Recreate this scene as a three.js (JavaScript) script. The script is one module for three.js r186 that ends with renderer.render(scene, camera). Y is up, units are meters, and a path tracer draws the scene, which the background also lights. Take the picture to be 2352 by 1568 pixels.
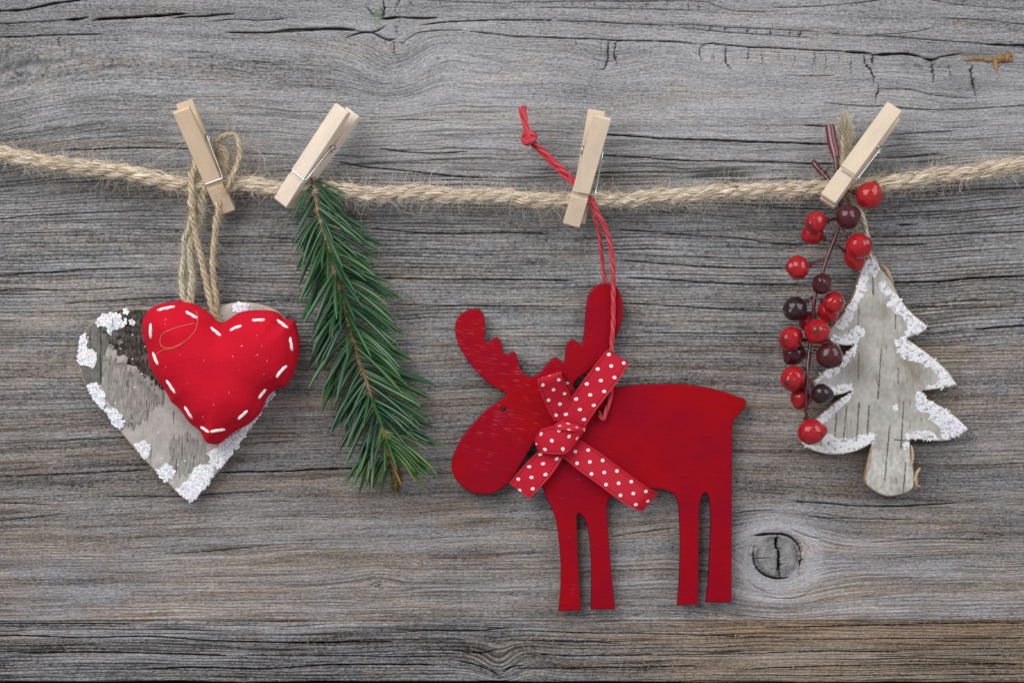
import * as THREE from 'three';
import { mergeGeometries } from 'three/addons/utils/BufferGeometryUtils.js';
import { RectAreaLightUniformsLib } from 'three/addons/lights/RectAreaLightUniformsLib.js';

// ------------------------------------------------------------------ camera, light, exposure
const S = 0.4 / 2352;              // metres per unit of the layout grid (the wall shown is 2352 units = 40 cm wide)
const DIST = 0.756, Y0 = 1.5;      // camera distance from the wall, height of the picture's centre
const scene = new THREE.Scene();
const camera = new THREE.PerspectiveCamera(2 * Math.atan((784 * S) / DIST) * 180 / Math.PI, 1024 / 682, 0.02, 20);
camera.position.set(0, Y0, DIST);
camera.lookAt(0, Y0, 0);
scene.add(camera);

const renderer = new THREE.WebGLRenderer({ antialias: true });
renderer.setSize(1024, 682);
renderer.toneMapping = THREE.LinearToneMapping;
renderer.toneMappingExposure = 1.12;
renderer.outputColorSpace = THREE.SRGBColorSpace;
renderer.shadowMap.enabled = true;
RectAreaLightUniformsLib.init();

scene.background = new THREE.Color().setRGB(0.30, 0.305, 0.32);   // light bounced back by the surroundings
function softLight(dir, dist, w, h, intensity, color) {          // soft window-like lamp, well away from the wall
  const l = new THREE.RectAreaLight(color, intensity, w, h);
  const d = new THREE.Vector3(...dir).normalize().multiplyScalar(dist);
  l.position.set(d.x, Y0 + d.y, d.z);
  l.lookAt(0, Y0, 0);
  scene.add(l);
  return l;
}
softLight([-0.5, 0.56, 0.72], 0.8, 0.64, 0.64, 4.15, new THREE.Color().setRGB(1.0, 0.99, 0.97)).name = 'window_light';
softLight([0.74, 0.40, 0.54], 0.85, 0.45, 0.6, 3.0, new THREE.Color().setRGB(0.97, 0.985, 1.0)).name = 'window_light_001';

// ------------------------------------------------------------------ helpers
let seedState = 12345;
const seed = (s) => { seedState = s >>> 0; };
const rnd = () => { seedState = (seedState + 0x6D2B79F5) >>> 0; let t = seedState; t = Math.imul(t ^ (t >>> 15), t | 1); t ^= t + Math.imul(t ^ (t >>> 7), t | 61); return ((t ^ (t >>> 14)) >>> 0) / 4294967296; };
const rr = (a, b) => a + (b - a) * rnd();
const gauss = () => (rnd() + rnd() + rnd() + rnd() - 2) * 1.2;
const clamp = (v, a = 0, b = 1) => v < a ? a : v > b ? b : v;
const lerp = (a, b, t) => a + (b - a) * t;
const sstep = (a, b, v) => { const t = clamp((v - a) / (b - a)); return t * t * (3 - 2 * t); };
const V = (x, y, z) => new THREE.Vector3(x, y, z);
const GA = (v, w) => Math.exp(-(v * v) / (w * w));

// gradient noise, about -1..1
const PERM = new Uint8Array(512), GX = new Float32Array(256), GY = new Float32Array(256);
seed(77);
{ const p = [...Array(256).keys()]; for (let i = 255; i > 0; i--) { const j = Math.floor(rnd() * (i + 1)); [p[i], p[j]] = [p[j], p[i]]; } for (let i = 0; i < 512; i++) PERM[i] = p[i & 255]; for (let i = 0; i < 256; i++) { const a = rnd() * 6.2831853; GX[i] = Math.cos(a); GY[i] = Math.sin(a); } }
function N2(x, y) {
  const xf = Math.floor(x), yf = Math.floor(y), dx = x - xf, dy = y - yf, X = xf & 255, Y = yf & 255;
  const u = dx * dx * dx * (dx * (dx * 6 - 15) + 10), v = dy * dy * dy * (dy * (dy * 6 - 15) + 10);
  const a = PERM[PERM[X] + Y], b = PERM[PERM[X + 1] + Y], c = PERM[PERM[X] + Y + 1], d = PERM[PERM[X + 1] + Y + 1];
  const n00 = GX[a] * dx + GY[a] * dy, n10 = GX[b] * (dx - 1) + GY[b] * dy, n01 = GX[c] * dx + GY[c] * (dy - 1), n11 = GX[d] * (dx - 1) + GY[d] * (dy - 1);
  return 1.5 * (n00 + u * (n10 - n00) + v * (n01 - n00 + u * (n00 - n10 - n01 + n11)));
}
const F2 = (x, y, o = 3) => { let s = 0, a = 1, n = 0; for (let i = 0; i < o; i++) { s += a * N2(x, y); n += a; x = x * 2.03 + 17.3; y = y * 2.03 + 9.1; a *= 0.5; } return s / n; };

// layout grid (x right, y down) and height above the wall in millimetres -> world
const at = (x, y, mm = 0) => { const z = mm / 1000, k = (1 - z / DIST) * S; return V((x - 1176) * k, Y0 + (784 - y) * k, z); };

const enc = (v) => { v = clamp(v); return 255 * (v <= 0.0031308 ? v * 12.92 : 1.055 * Math.pow(v, 1 / 2.4) - 0.055); };
function colorTexture(w, h, fn) {            // fn(i, j) -> linear rgb
  const d = new Uint8Array(w * h * 4);
  for (let j = 0, k = 0; j < h; j++) for (let i = 0; i < w; i++, k += 4) { const c = fn(i, j); d[k] = enc(c[0]); d[k + 1] = enc(c[1]); d[k + 2] = enc(c[2]); d[k + 3] = 255; }
  const t = new THREE.DataTexture(d, w, h, THREE.RGBAFormat);
  t.colorSpace = THREE.SRGBColorSpace; t.magFilter = THREE.LinearFilter; t.minFilter = THREE.LinearMipmapLinearFilter; t.generateMipmaps = true; t.needsUpdate = true;
  return t;
}
function greyTexture(w, h, fn) {
  const d = new Uint8Array(w * h * 4);
  for (let j = 0, k = 0; j < h; j++) for (let i = 0; i < w; i++, k += 4) { const c = 255 * clamp(fn(i, j)); d[k] = d[k + 1] = d[k + 2] = c; d[k + 3] = 255; }
  const t = new THREE.DataTexture(d, w, h, THREE.RGBAFormat);
  t.magFilter = THREE.LinearFilter; t.minFilter = THREE.LinearMipmapLinearFilter; t.generateMipmaps = true; t.needsUpdate = true;
  return t;
}
const rep = (t) => { t.wrapS = t.wrapT = THREE.RepeatWrapping; return t; };
const lin = (r, g, b) => new THREE.Color().setRGB(r, g, b);
const mat = (o) => new THREE.MeshPhysicalMaterial({ roughness: 0.8, side: THREE.DoubleSide, ...o });

const taken = new Map();
function numbered(name, parent) {
  const key = (parent ? parent.uuid : '') + name, n = taken.get(key) ?? 0;
  taken.set(key, n + 1);
  return n ? `${name}_${String(n).padStart(3, '0')}` : name;
}
function thing(name, label, category, origin, group) {
  const o = new THREE.Group();
  o.name = numbered(name); o.position.copy(origin); o.userData = { label, category };
  if (group) o.userData.group = group;
  o.origin = origin.clone(); scene.add(o);
  return o;
}
function worldOrigin(p) { const o = V(0, 0, 0); while (p && p !== scene) { o.add(p.position); p = p.parent; } return o; }
function part(name, geometry, material, parent, extra) {      // geometry in world coordinates
  const o = worldOrigin(parent);
  geometry.translate(-o.x, -o.y, -o.z);
  const m = new THREE.Mesh(geometry, material);
  m.name = numbered(name, parent); m.castShadow = m.receiveShadow = true;
  if (extra) Object.assign(m.userData, extra);
  parent.add(m);
  return m;
}

// collects tubes and patches into one geometry
class Acc {
  constructor() { this.p = []; this.n = []; this.u = []; this.c = []; this.i = []; }
  tube(pts, rad, sides = 4, col = [1, 1, 1], caps = true, vScale = 1) {   // rad, col: value or function of 0..1
    const n = pts.length, base = this.p.length / 3, T = V(), B = V(), Nn = V(), prev = V();
    let len = 0;
    for (let k = 0; k < n; k++) {
      const a = pts[Math.max(0, k - 1)], b = pts[Math.min(n - 1, k + 1)];
      T.subVectors(b, a); if (T.lengthSq() < 1e-20) T.set(0, 1, 0); T.normalize();
      if (!k) { prev.set(Math.abs(T.z) < 0.9 ? 0 : 1, 0, Math.abs(T.z) < 0.9 ? 1 : 0); }
      Nn.copy(prev).addScaledVector(T, -prev.dot(T)); if (Nn.lengthSq() < 1e-12) Nn.set(T.y, -T.x, 0); Nn.normalize(); prev.copy(Nn);
      B.crossVectors(T, Nn);
      if (k) len += pts[k].distanceTo(pts[k - 1]);
      const t = k / (n - 1), r = typeof rad === 'function' ? rad(t) : rad, c = typeof col === 'function' ? col(t) : col;
      for (let s = 0; s <= sides; s++) {
        const a2 = s / sides * Math.PI * 2, ca = Math.cos(a2), sa = Math.sin(a2);
        const nx = Nn.x * ca + B.x * sa, ny = Nn.y * ca + B.y * sa, nz = Nn.z * ca + B.z * sa;
        this.p.push(pts[k].x + nx * r, pts[k].y + ny * r, pts[k].z + nz * r); this.n.push(nx, ny, nz);
        this.u.push(s / sides, len * vScale); this.c.push(c[0], c[1], c[2]);
      }
    }
    const w = sides + 1;
    for (let k = 0; k < n - 1; k++) for (let s = 0; s < sides; s++) { const a = base + k * w + s; this.i.push(a, a + 1, a + w, a + 1, a + w + 1, a + w); }
    if (caps) for (const [k, d] of [[0, -1], [n - 1, 1]]) {
      const a = pts[k], b = pts[k + (d < 0 ? 1 : -1)], dir = a.clone().sub(b).normalize(), c0 = this.p.length / 3, c = typeof col === 'function' ? col(k / (n - 1)) : col;
      this.p.push(a.x, a.y, a.z); this.n.push(dir.x, dir.y, dir.z); this.u.push(0.5, 0); this.c.push(c[0], c[1], c[2]);
      for (let s = 0; s <= sides; s++) { const q = (base + k * w + s) * 3; this.p.push(this.p[q], this.p[q + 1], this.p[q + 2]); this.n.push(dir.x, dir.y, dir.z); this.u.push(0.5, 0); this.c.push(c[0], c[1], c[2]); }
      for (let s = 0; s < sides; s++) d > 0 ? this.i.push(c0, c0 + 1 + s, c0 + 2 + s) : this.i.push(c0, c0 + 2 + s, c0 + 1 + s);
    }
    return this;
  }
  disc(c, nrm, r, sides, col) {
    const b = this.p.length / 3, t = V(nrm.y, -nrm.x, 0.01).cross(nrm).normalize(), s = V().crossVectors(nrm, t), a0 = rnd() * 6;
    for (let k = 0; k < sides; k++) { const a = a0 + k / sides * 6.2831853; this.p.push(c.x + (t.x * Math.cos(a) + s.x * Math.sin(a)) * r, c.y + (t.y * Math.cos(a) + s.y * Math.sin(a)) * r, c.z + (t.z * Math.cos(a) + s.z * Math.sin(a)) * r); this.n.push(nrm.x, nrm.y, nrm.z); this.u.push(0, 0); this.c.push(col[0], col[1], col[2]); }
    for (let k = 1; k < sides - 1; k++) this.i.push(b, b + k, b + k + 1);
    return this;
  }
  geo() {
    const g = new THREE.BufferGeometry();
    g.setAttribute('position', new THREE.Float32BufferAttribute(this.p, 3)); g.setAttribute('normal', new THREE.Float32BufferAttribute(this.n, 3));
    g.setAttribute('uv', new THREE.Float32BufferAttribute(this.u, 2)); g.setAttribute('color', new THREE.Float32BufferAttribute(this.c, 3)); g.setIndex(this.i);
    return g;
  }
}
const spline = (pts, n) => new THREE.CatmullRomCurve3(pts, false, 'centripetal').getSpacedPoints(n);
const path = (list, n) => spline(list.map(([x, y, z]) => at(x, y, z)), n);
const vary = (c, k) => { const f = 1 + k * gauss(); return [c[0] * f, c[1] * f, c[2] * f * (1 + 0.3 * k * gauss())]; };

// frames along a path
function frames(pts) {
  const out = []; let prev = V(0, 0, 1);
  for (let k = 0; k < pts.length; k++) {
    const T = V().subVectors(pts[Math.min(pts.length - 1, k + 1)], pts[Math.max(0, k - 1)]).normalize();
    const Nn = prev.clone().addScaledVector(T, -prev.dot(T)).normalize(); prev = Nn;
    out.push({ p: pts[k], T, N: Nn, B: V().crossVectors(Nn, T) });   // for a path to the right: N to the viewer, B up
  }
  return out;
}
// a strand laid round a path: helix radius R, turns per metre
function helix(fr, R, perMetre, phase, jitter = 0, from = 0) {
  let len = 0;
  return fr.map((f, k) => {
    if (k) len += f.p.distanceTo(fr[k - 1].p);
    const a = phase + perMetre * len * 6.2831853, j = jitter ? 1 + jitter * N2(len * 220 + phase * 7, phase * 3.1 + from) : 1;
    return f.p.clone().addScaledVector(f.N, Math.cos(a) * R * j).addScaledVector(f.B, Math.sin(a) * R * j);
  });
}
// loose curly hairs round a path
function fuzz(acc, fr, R, count, lenMin, lenMax, rad, colors, stray = 0.5, minZ = 0.0004) {
  for (let k = 0; k < count; k++) {
    const f = fr[Math.floor(rnd() * (fr.length - 1))], a = rnd() * 6.2831853;
    const out = f.N.clone().multiplyScalar(Math.cos(a)).addScaledVector(f.B, Math.sin(a));
    let p = f.p.clone().addScaledVector(out, R * rr(0.75, 1.0)).addScaledVector(f.T, rr(-0.002, 0.002));
    const d = f.T.clone().multiplyScalar(rnd() < 0.5 ? -1 : 1).addScaledVector(out, rr(0.0, 1.3) * stray).addScaledVector(f.B, gauss() * 0.4 * stray).normalize();
    const L = lerp(lenMin, lenMax, rnd() ** 2.2), segs = 5 + Math.floor(L * 400), st = L / segs, bend = V(gauss(), gauss(), gauss() * 0.5).multiplyScalar(0.28), pts = [p.clone()];
    for (let s = 0; s < segs; s++) { d.add(bend).addScaledVector(V(gauss(), gauss(), gauss() * 0.6), 0.16).normalize(); p = p.clone().addScaledVector(d, st); if (p.z < minZ) p.z = minZ + rnd() * 0.0004; pts.push(p); }
    const r0 = rad * rr(0.6, 1.2);
    acc.tube(pts, (t) => r0 * (1 - 0.6 * t), 3, vary(colors[Math.floor(rnd() * colors.length)], 0.12), false);
  }
}
// polygon helpers on the layout grid
const inPoly = (x, y, P) => { let c = false; for (let i = 0, j = P.length - 1; i < P.length; j = i++) { const [xi, yi] = P[i], [xj, yj] = P[j]; if ((yi > y) !== (yj > y) && x < (xj - xi) * (y - yi) / (yj - yi) + xi) c = !c; } return c; };
const segDist = (x, y, a, b) => { const dx = b[0] - a[0], dy = b[1] - a[1], t = clamp(((x - a[0]) * dx + (y - a[1]) * dy) / (dx * dx + dy * dy + 1e-9)); return Math.hypot(x - a[0] - t * dx, y - a[1] - t * dy); };
const polyDist = (x, y, P) => { let m = 1e9; for (let i = 0, j = P.length - 1; i < P.length; j = i++) m = Math.min(m, segDist(x, y, P[j], P[i])); return m; };
// closed smooth outline through points; sharp corners are marked with a third entry 1
function outline(list, per = 6) {
  const n = list.length, out = [];
  for (let i = 0; i < n; i++) {
    const p1 = list[i], p2 = list[(i + 1) % n]; let p0 = list[(i + n - 1) % n], p3 = list[(i + 2) % n];
    if (p1[2]) p0 = p1; if (p2[2]) p3 = p2;
    for (let s = 0; s < per; s++) {
      const t = s / per, t2 = t * t, t3 = t2 * t, q = [];
      for (let c = 0; c < 2; c++) q.push(0.5 * (2 * p1[c] + (p2[c] - p0[c]) * t + (2 * p0[c] - 5 * p1[c] + 4 * p2[c] - p3[c]) * t2 + (3 * p1[c] - p0[c] - 3 * p2[c] + p3[c]) * t3));
      out.push(q);
    }
  }
  return out;
}
const toShape = (O, mm, holes = []) => {
  const f = (P) => P.map(([x, y]) => { const p = at(x, y, mm); return new THREE.Vector2(p.x, p.y - Y0); });
  const s = new THREE.Shape(f(O)); s.holes = holes.map((h) => new THREE.Path(f(h)));
  return s;
};
function gridUV(g, mm, x0, y0, x1, y1) {    // flat planar uv across the face of a board
  const P = g.attributes.position, u = new Float32Array(P.count * 2), sc = (1 - mm / 1000 / DIST) * S;
  for (let k = 0; k < P.count; k++) { const x = P.getX(k) / sc + 1176, y = 784 - (P.getY(k) - Y0) / sc; u[2 * k] = (x - x0) / (x1 - x0); u[2 * k + 1] = (y - y0) / (y1 - y0); }
  g.setAttribute('uv', new THREE.BufferAttribute(u, 2));
  return g;
}

// ------------------------------------------------------------------ the weathered board wall
const wall = new THREE.Group();
wall.name = 'wooden_wall'; wall.position.set(0, Y0, 0); wall.userData = { kind: 'structure', label: 'weathered grey board wall behind the rope' };
scene.add(wall);

// cracks: [width, depth mm, x, y, x, y, ...] on the layout grid
// upper board: round the small knot and along its top edge, left half
const KNOT_CRACKS = [
  [5, 1.4, -60, 27, 0, 24, 50, 22, 90, 14, 130, 6, 165, 2, 200, -6], [3, 1.0, -60, 56, 60, 51, 115, 48, 160, 44, 196, 41], [6.5, 2.2, 150, 45, 180, 43, 198, 39],
  [6.5, 2.4, 212, 46, 225, 43, 262, 41, 300, 39, 350, 36, 400, 32, 425, 31], [3.5, 1.2, 280, 45, 292, 41, 306, 37], [4, 1.4, 400, 40, 430, 38, 470, 36, 512, 32, 540, 30],
  [3, 1, 478, 49, 520, 45, 562, 44, 592, 46, 640, 44, 657, 40], [3.5, 1.2, -60, 87, 0, 85, 50, 83, 110, 80, 162, 79, 235, 77], [3, 1.2, 75, 82, 75, 95],
  [3.5, 1.4, 138, 80, 132, 91, 135, 106], [4, 1.3, 515, 73, 588, 75, 650, 72, 700, 70, 760, 67, 822, 70], [7, 1.2, 640, 69, 700, 67, 760, 65, 815, 67],
  [4, 1.2, 792, 88, 810, 80, 835, 74, 852, 74, 870, 82, 885, 90, 900, 91, 912, 85], [4, 1.3, 822, 72, 858, 73, 878, 64, 888, 57],
  [4.5, 1.8, 877, -10, 882, 12, 880, 25, 878, 40], [7, 2.5, 876, 42, 888, 42, 900, 40, 920, 38], [5, 1.8, 915, 38, 960, 41, 1003, 40], [3, 1.0, 838, 11, 850, 25, 862, 38],
  [3, 1.2, 872, 18, 882, 28, 879, 44], [3.5, 1.4, 908, 58, 912, 72, 917, 82], [3.5, 1.3, 902, 92, 905, 110, 902, 118, 910, 126],
  [3, 1.1, 917, 92, 923, 100, 936, 88, 960, 75, 1000, 70, 1060, 69], [3, 1.2, 884, 92, 882, 100], [3, 1.2, 920, -8, 912, 10, 905, 18], [2.6, 1, 941, -6, 943, 8, 952, 13],
  [3.6, 1.3, 968, 57, 1010, 52, 1060, 48, 1120, 46, 1180, 45, 1262, 46], [8, 2, 1256, 46, 1268, 45], [2.4, 0.9, 1213, 4, 1213, 10], [2.4, 0.9, 1255, 3, 1255, 11],
  [2.4, 0.9, 1293, 3, 1294, 12], [2.4, 0.7, 960, -1, 1040, 3, 1110, 5, 1176, 8], [2.2, 0.7, 1010, 1, 1010, 7], [2.2, 0.7, 1050, 2, 1050, 8], [2.2, 0.7, 1090, 3, 1090, 9],
  [2.6, 0.8, 440, 118, 480, 121, 505, 126], [2.6, 0.8, 430, 132, 470, 134],
];
// upper board: the broken checks of the right half
const CHECK_CRACKS = [
  [3, 1, 1280, 47, 1380, 50, 1440, 54, 1540, 57], [3, 0.9, 1540, 57, 1590, 56, 1640, 60, 1700, 63, 1764, 66, 1880, 72],
  [3, 0.9, 1560, 63, 1590, 66, 1680, 74, 1764, 80, 1860, 85], [5, 1.8, 1593, 56, 1594, 66], [5, 1.8, 1634, 59, 1630, 70], [6, 2, 1666, 60, 1665, 73],
  [6, 2, 1719, 64, 1717, 76], [4, 1.6, 1739, 67, 1738, 77], [6, 2, 1770, 66, 1772, 81], [6, 2, 1815, 68, 1814, 83], [6, 2, 1841, 70, 1839, 83],
  [3, 1.4, 1879, 74, 1878, 84], [3, 1, 1494, 54, 1494, 60], [3, 1, 1546, 57, 1545, 63],
  [3.6, 1.3, 1080, 71, 1176, 82, 1300, 87, 1345, 88, 1420, 92, 1500, 94, 1570, 97, 1610, 102],
  [3.6, 1.4, 1608, 104, 1625, 100, 1670, 103, 1720, 107, 1764, 109, 1880, 115, 1945, 118], [6.5, 2.3, 1940, 118, 1985, 121, 2003, 123],
  [6, 2.2, 2005, 126, 2030, 124, 2090, 124, 2120, 130], [6, 2.2, 2118, 131, 2140, 137, 2158, 133], [3.5, 1.3, 2150, 131, 2190, 126, 2212, 121],
  [4, 1.4, 1398, 91, 1397, 112, 1396, 138, 1388, 156, 1378, 161], [4.5, 1.6, 1419, 92, 1413, 108, 1413, 128, 1419, 146], [2.6, 1, 1320, 88, 1325, 104],
  [2.6, 1, 1381, 96, 1381, 118], [4, 1.5, 1669, 104, 1667, 126, 1670, 145, 1679, 158], [3.5, 1.3, 1622, 102, 1609, 110, 1608, 132, 1613, 137],
  [2.6, 1, 1640, 122, 1640, 140], [3, 1, 1720, 108, 1719, 130, 1716, 146], [2.4, 0.9, 1750, 118, 1752, 150],
  [4.5, 1.6, 1987, 122, 1990, 146, 2001, 160, 2008, 180, 2008, 192], [4, 1.4, 2019, 189, 2019, 208, 2013, 220, 2013, 237], [5.5, 2, 2004, 124, 2006, 140, 2009, 150],
  [4, 1.4, 2139, 138, 2144, 160, 2146, 182, 2144, 190], [5.5, 2, 2235, 145, 2233, 166, 2236, 190, 2242, 212], [3, 1, 2240, 205, 2244, 228],
  [2.6, 0.9, 1873, 116, 1873, 130, 1867, 156], [2.6, 0.9, 1897, 120, 1898, 158], [2.4, 0.8, 1826, 121, 1824, 148], [2.4, 0.8, 1790, 120, 1788, 138],
  [2.4, 0.8, 1927, 120, 1927, 146], [2.4, 0.8, 1955, 130, 1957, 170], [2.4, 0.9, 2180, 146, 2188, 180],
  [2.6, 0.9, 1176, 4, 1300, 3, 1450, 2, 1590, 2, 1630, 4, 1645, 12, 1690, 24, 1764, 27], [2.4, 0.8, 1230, 16, 1330, 18, 1420, 20, 1520, 21, 1600, 23],
  [2.4, 0.9, 1316, 3, 1315, 12], [2.6, 0.9, 1344, 2, 1343, 15], [3, 1.1, 1366, 2, 1367, 16], [2.6, 0.9, 1406, 3, 1405, 15], [2.8, 1, 1423, 2, 1423, 17],
  [3, 1.1, 1487, 2, 1485, 20], [3.2, 1.3, 1533, 2, 1532, 20], [3.2, 1.2, 1582, 2, 1583, 22], [3, 1.2, 1604, 2, 1606, 22], [3, 1, 1764, 16, 1850, 15, 1940, 9, 2050, -4],
  [2.6, 0.9, 2130, -4, 2170, 5, 2250, 14, 2400, 25], [2.6, 0.9, 2168, 41, 2240, 44, 2310, 50, 2400, 62], [2.4, 0.7, 1990, 80, 2090, 74, 2160, 60],
  [3, 1, 1900, 75, 1960, 80, 2060, 84, 2150, 92, 2240, 98, 2350, 108, 2420, 112], [5, 1.5, 2270, 101, 2320, 103, 2400, 103], [2.8, 1, 1809, 172, 1840, 174, 1916, 173],
  [3, 1.1, 1895, 236, 1950, 241, 2000, 244, 2040, 244, 2100, 250, 2180, 252, 2260, 248, 2400, 238], [2.6, 0.9, 2018, 204, 2090, 205, 2130, 215, 2180, 222, 2242, 225],
];
// upper board: long splits between the ribs of its lower part
const RIB_CRACKS = [
  [3.8, 1.6, 1378, 308, 1450, 312, 1520, 318, 1600, 320, 1764, 326, 1912, 331, 1960, 331], [3.6, 1.4, 1376, 355, 1480, 362, 1560, 368, 1680, 370, 1764, 372, 1925, 377],
  [3.2, 1.1, 1842, 287, 1915, 291], [3, 1, 2045, 309, 2110, 305, 2200, 300], [3, 1.1, 2000, 363, 2070, 361, 2160, 352],
  [3.4, 1.3, 766, 369, 800, 376, 850, 384, 925, 391, 1040, 404, 1120, 408], [3.4, 1.3, 872, 340, 920, 347, 1000, 352, 1075, 347], [2.8, 0.9, 540, 350, 600, 353, 690, 359],
  [2.8, 1, 905, 276, 960, 275, 1020, 277], [3.2, 1.1, 143, 346, 240, 341, 330, 340, 450, 342], [3, 1, -80, 515, 60, 496, 143, 492, 308, 484, 400, 486],
  [3.2, 1.2, -80, 640, 60, 628, 143, 623, 260, 617, 330, 617], [3, 1.1, 143, 697, 260, 690, 420, 682, 470, 683], [2.8, 1, -80, 675, 40, 664, 160, 668, 300, 660],
  [3, 1.1, 480, 546, 540, 543, 671, 549, 800, 560], [3.3, 1.3, 815, 521, 880, 526, 950, 533, 1034, 536, 1160, 534, 1260, 537],
  [3.2, 1.2, 868, 638, 950, 640, 1034, 642, 1130, 641, 1320, 645], [2.8, 1, 600, 600, 700, 604, 790, 609], [2.8, 1, 500, 697, 640, 691, 720, 697],
  [2.8, 1, 920, 700, 1060, 703, 1300, 705], [3, 1.1, 1415, 582, 1520, 588, 1650, 590], [3.3, 1.3, 1420, 527, 1550, 537, 1600, 542, 1682, 545, 1790, 560, 1850, 563],
  [3.4, 1.4, 1430, 598, 1550, 608, 1660, 614, 1810, 616, 1870, 615], [3.4, 1.4, 1440, 638, 1550, 644, 1682, 652, 1858, 655],
  [3.2, 1.2, 1430, 697, 1550, 703, 1682, 711, 1800, 716], [3, 1.2, 1700, 470, 1726, 472, 1800, 477, 1893, 480], [3, 1.2, 1460, 761, 1550, 765, 1680, 766, 1830, 764],
  [3, 1.1, 1790, 746, 1900, 747, 2000, 749], [2.8, 1, 1500, 486, 1620, 492, 1720, 501], [3.2, 1.2, 1995, 543, 2101, 542, 2200, 538, 2285, 534, 2400, 530],
  [3.2, 1.3, 2005, 564, 2060, 563, 2130, 561], [4, 1.3, 2055, 516, 2110, 515], [3.8, 1.5, 2050, 649, 2100, 648, 2175, 646, 2230, 640, 2352, 634, 2420, 633],
  [3.2, 1.2, 2085, 705, 2150, 704, 2200, 703], [3.2, 1.2, 2115, 767, 2160, 765, 2211, 760], [4, 1.5, 2240, 757, 2290, 752, 2352, 748, 2420, 747],
  [2.8, 1, 2060, 585, 2200, 578, 2352, 570], [3.2, 1.2, 2140, 440, 2250, 434, 2400, 430], [2.8, 1, 2070, 488, 2200, 485, 2352, 476],
];
// middle board and its round knot
const MIDDLE_CRACKS = [
  [3.4, 1.3, -80, 1096, 60, 1092, 143, 1089, 240, 1084, 341, 1079], [4.5, 1.6, 500, 1085, 560, 1084, 640, 1083, 718, 1079, 836, 1075, 900, 1074],
  [3, 1.1, -80, 1022, 80, 1016, 143, 1013, 302, 1003], [3, 1.2, 240, 1140, 330, 1140, 420, 1139, 520, 1133, 630, 1127], [2.8, 1, -80, 1152, 40, 1156, 110, 1160],
  [2.6, 1, -80, 1203, 40, 1192, 150, 1180], [2.8, 1, 940, 1089, 1035, 1087], [2.6, 0.9, 420, 1025, 560, 1020, 690, 1010], [2.8, 1, 380, 1272, 480, 1266, 620, 1252],
  [2.8, 1, 1405, 1233, 1460, 1224, 1555, 1211], [3.6, 1.4, 1819, 1152, 1870, 1154, 1952, 1161, 2060, 1163, 2200, 1155], [3, 1.1, 1686, 1179, 1721, 1174, 1779, 1171],
  [2.6, 0.9, 1725, 1131, 1790, 1133, 1815, 1134], [2.8, 1, 1858, 1187, 1920, 1190, 1990, 1192, 2100, 1193], [2.6, 0.9, 1690, 1126, 1712, 1123],
  [2.6, 0.9, 2000, 1246, 2130, 1238, 2300, 1238], [2.8, 1, 1817, 1214, 1835, 1222, 1870, 1235, 1890, 1236], [2.6, 0.9, 1718, 1334, 1740, 1350, 1765, 1361],
  [2.6, 0.9, 1745, 1368, 1790, 1374, 1840, 1371, 1860, 1358], [6.5, 2, 1734, 1231, 1755, 1228, 1778, 1227, 1800, 1228, 1820, 1236, 1836, 1254, 1841, 1272],
  [6, 1.9, 1841, 1272, 1840, 1290, 1834, 1308], [6, 1.9, 1735, 1253, 1731, 1268, 1732, 1286, 1740, 1306, 1756, 1320, 1776, 1328, 1796, 1329, 1812, 1326],
  [9, 3, 1787, 1226, 1784, 1245, 1785, 1257, 1790, 1269, 1790, 1291, 1790, 1313, 1793, 1329], [2.4, 0.9, 1724, 1284, 1750, 1282, 1775, 1281],
  [2.4, 0.9, 1834, 1310, 1838, 1326],
];
// lower board
const LOWER_CRACKS = [
  [3.6, 1.4, -80, 1434, 120, 1432, 300, 1433], [4, 1.6, -80, 1462, 60, 1460, 175, 1465, 350, 1462, 450, 1470, 650, 1476, 900, 1474],
  [4, 1.5, -80, 1498, 100, 1498, 300, 1500, 520, 1506], [4.5, 1.8, 330, 1537, 470, 1534, 600, 1537, 700, 1531, 760, 1527, 1000, 1528],
  [3.6, 1.4, 560, 1505, 760, 1506, 1010, 1510], [3.6, 1.4, 900, 1445, 1060, 1449, 1130, 1446, 1180, 1440], [4, 1.5, 1040, 1495, 1110, 1500, 1140, 1492],
  [4.5, 1.8, 1050, 1518, 1100, 1530, 1140, 1548, 1150, 1560], [4.5, 1.7, 1150, 1552, 1168, 1535, 1200, 1528], [3.2, 1.2, 1176, 1448, 1350, 1454, 1500, 1456, 1700, 1462],
  [3.6, 1.4, 1180, 1472, 1350, 1475, 1420, 1478], [3.6, 1.4, 1200, 1504, 1400, 1506, 1700, 1502, 1900, 1496, 2060, 1497], [3.6, 1.4, 1180, 1536, 1400, 1534, 1600, 1530],
  [3.6, 1.4, 1700, 1538, 1900, 1530, 2100, 1527, 2352, 1526], [3, 1.2, 1800, 1470, 2000, 1468, 2352, 1465], [3, 1.2, 2000, 1508, 2352, 1506],
  [3.2, 1.3, 1760, 1442, 2000, 1437, 2150, 1433, 2352, 1431], [3, 1.1, 1640, 1550, 1900, 1552, 2352, 1548],
];
const KX = 1786, KY = 1279;   // the big knot
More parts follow.
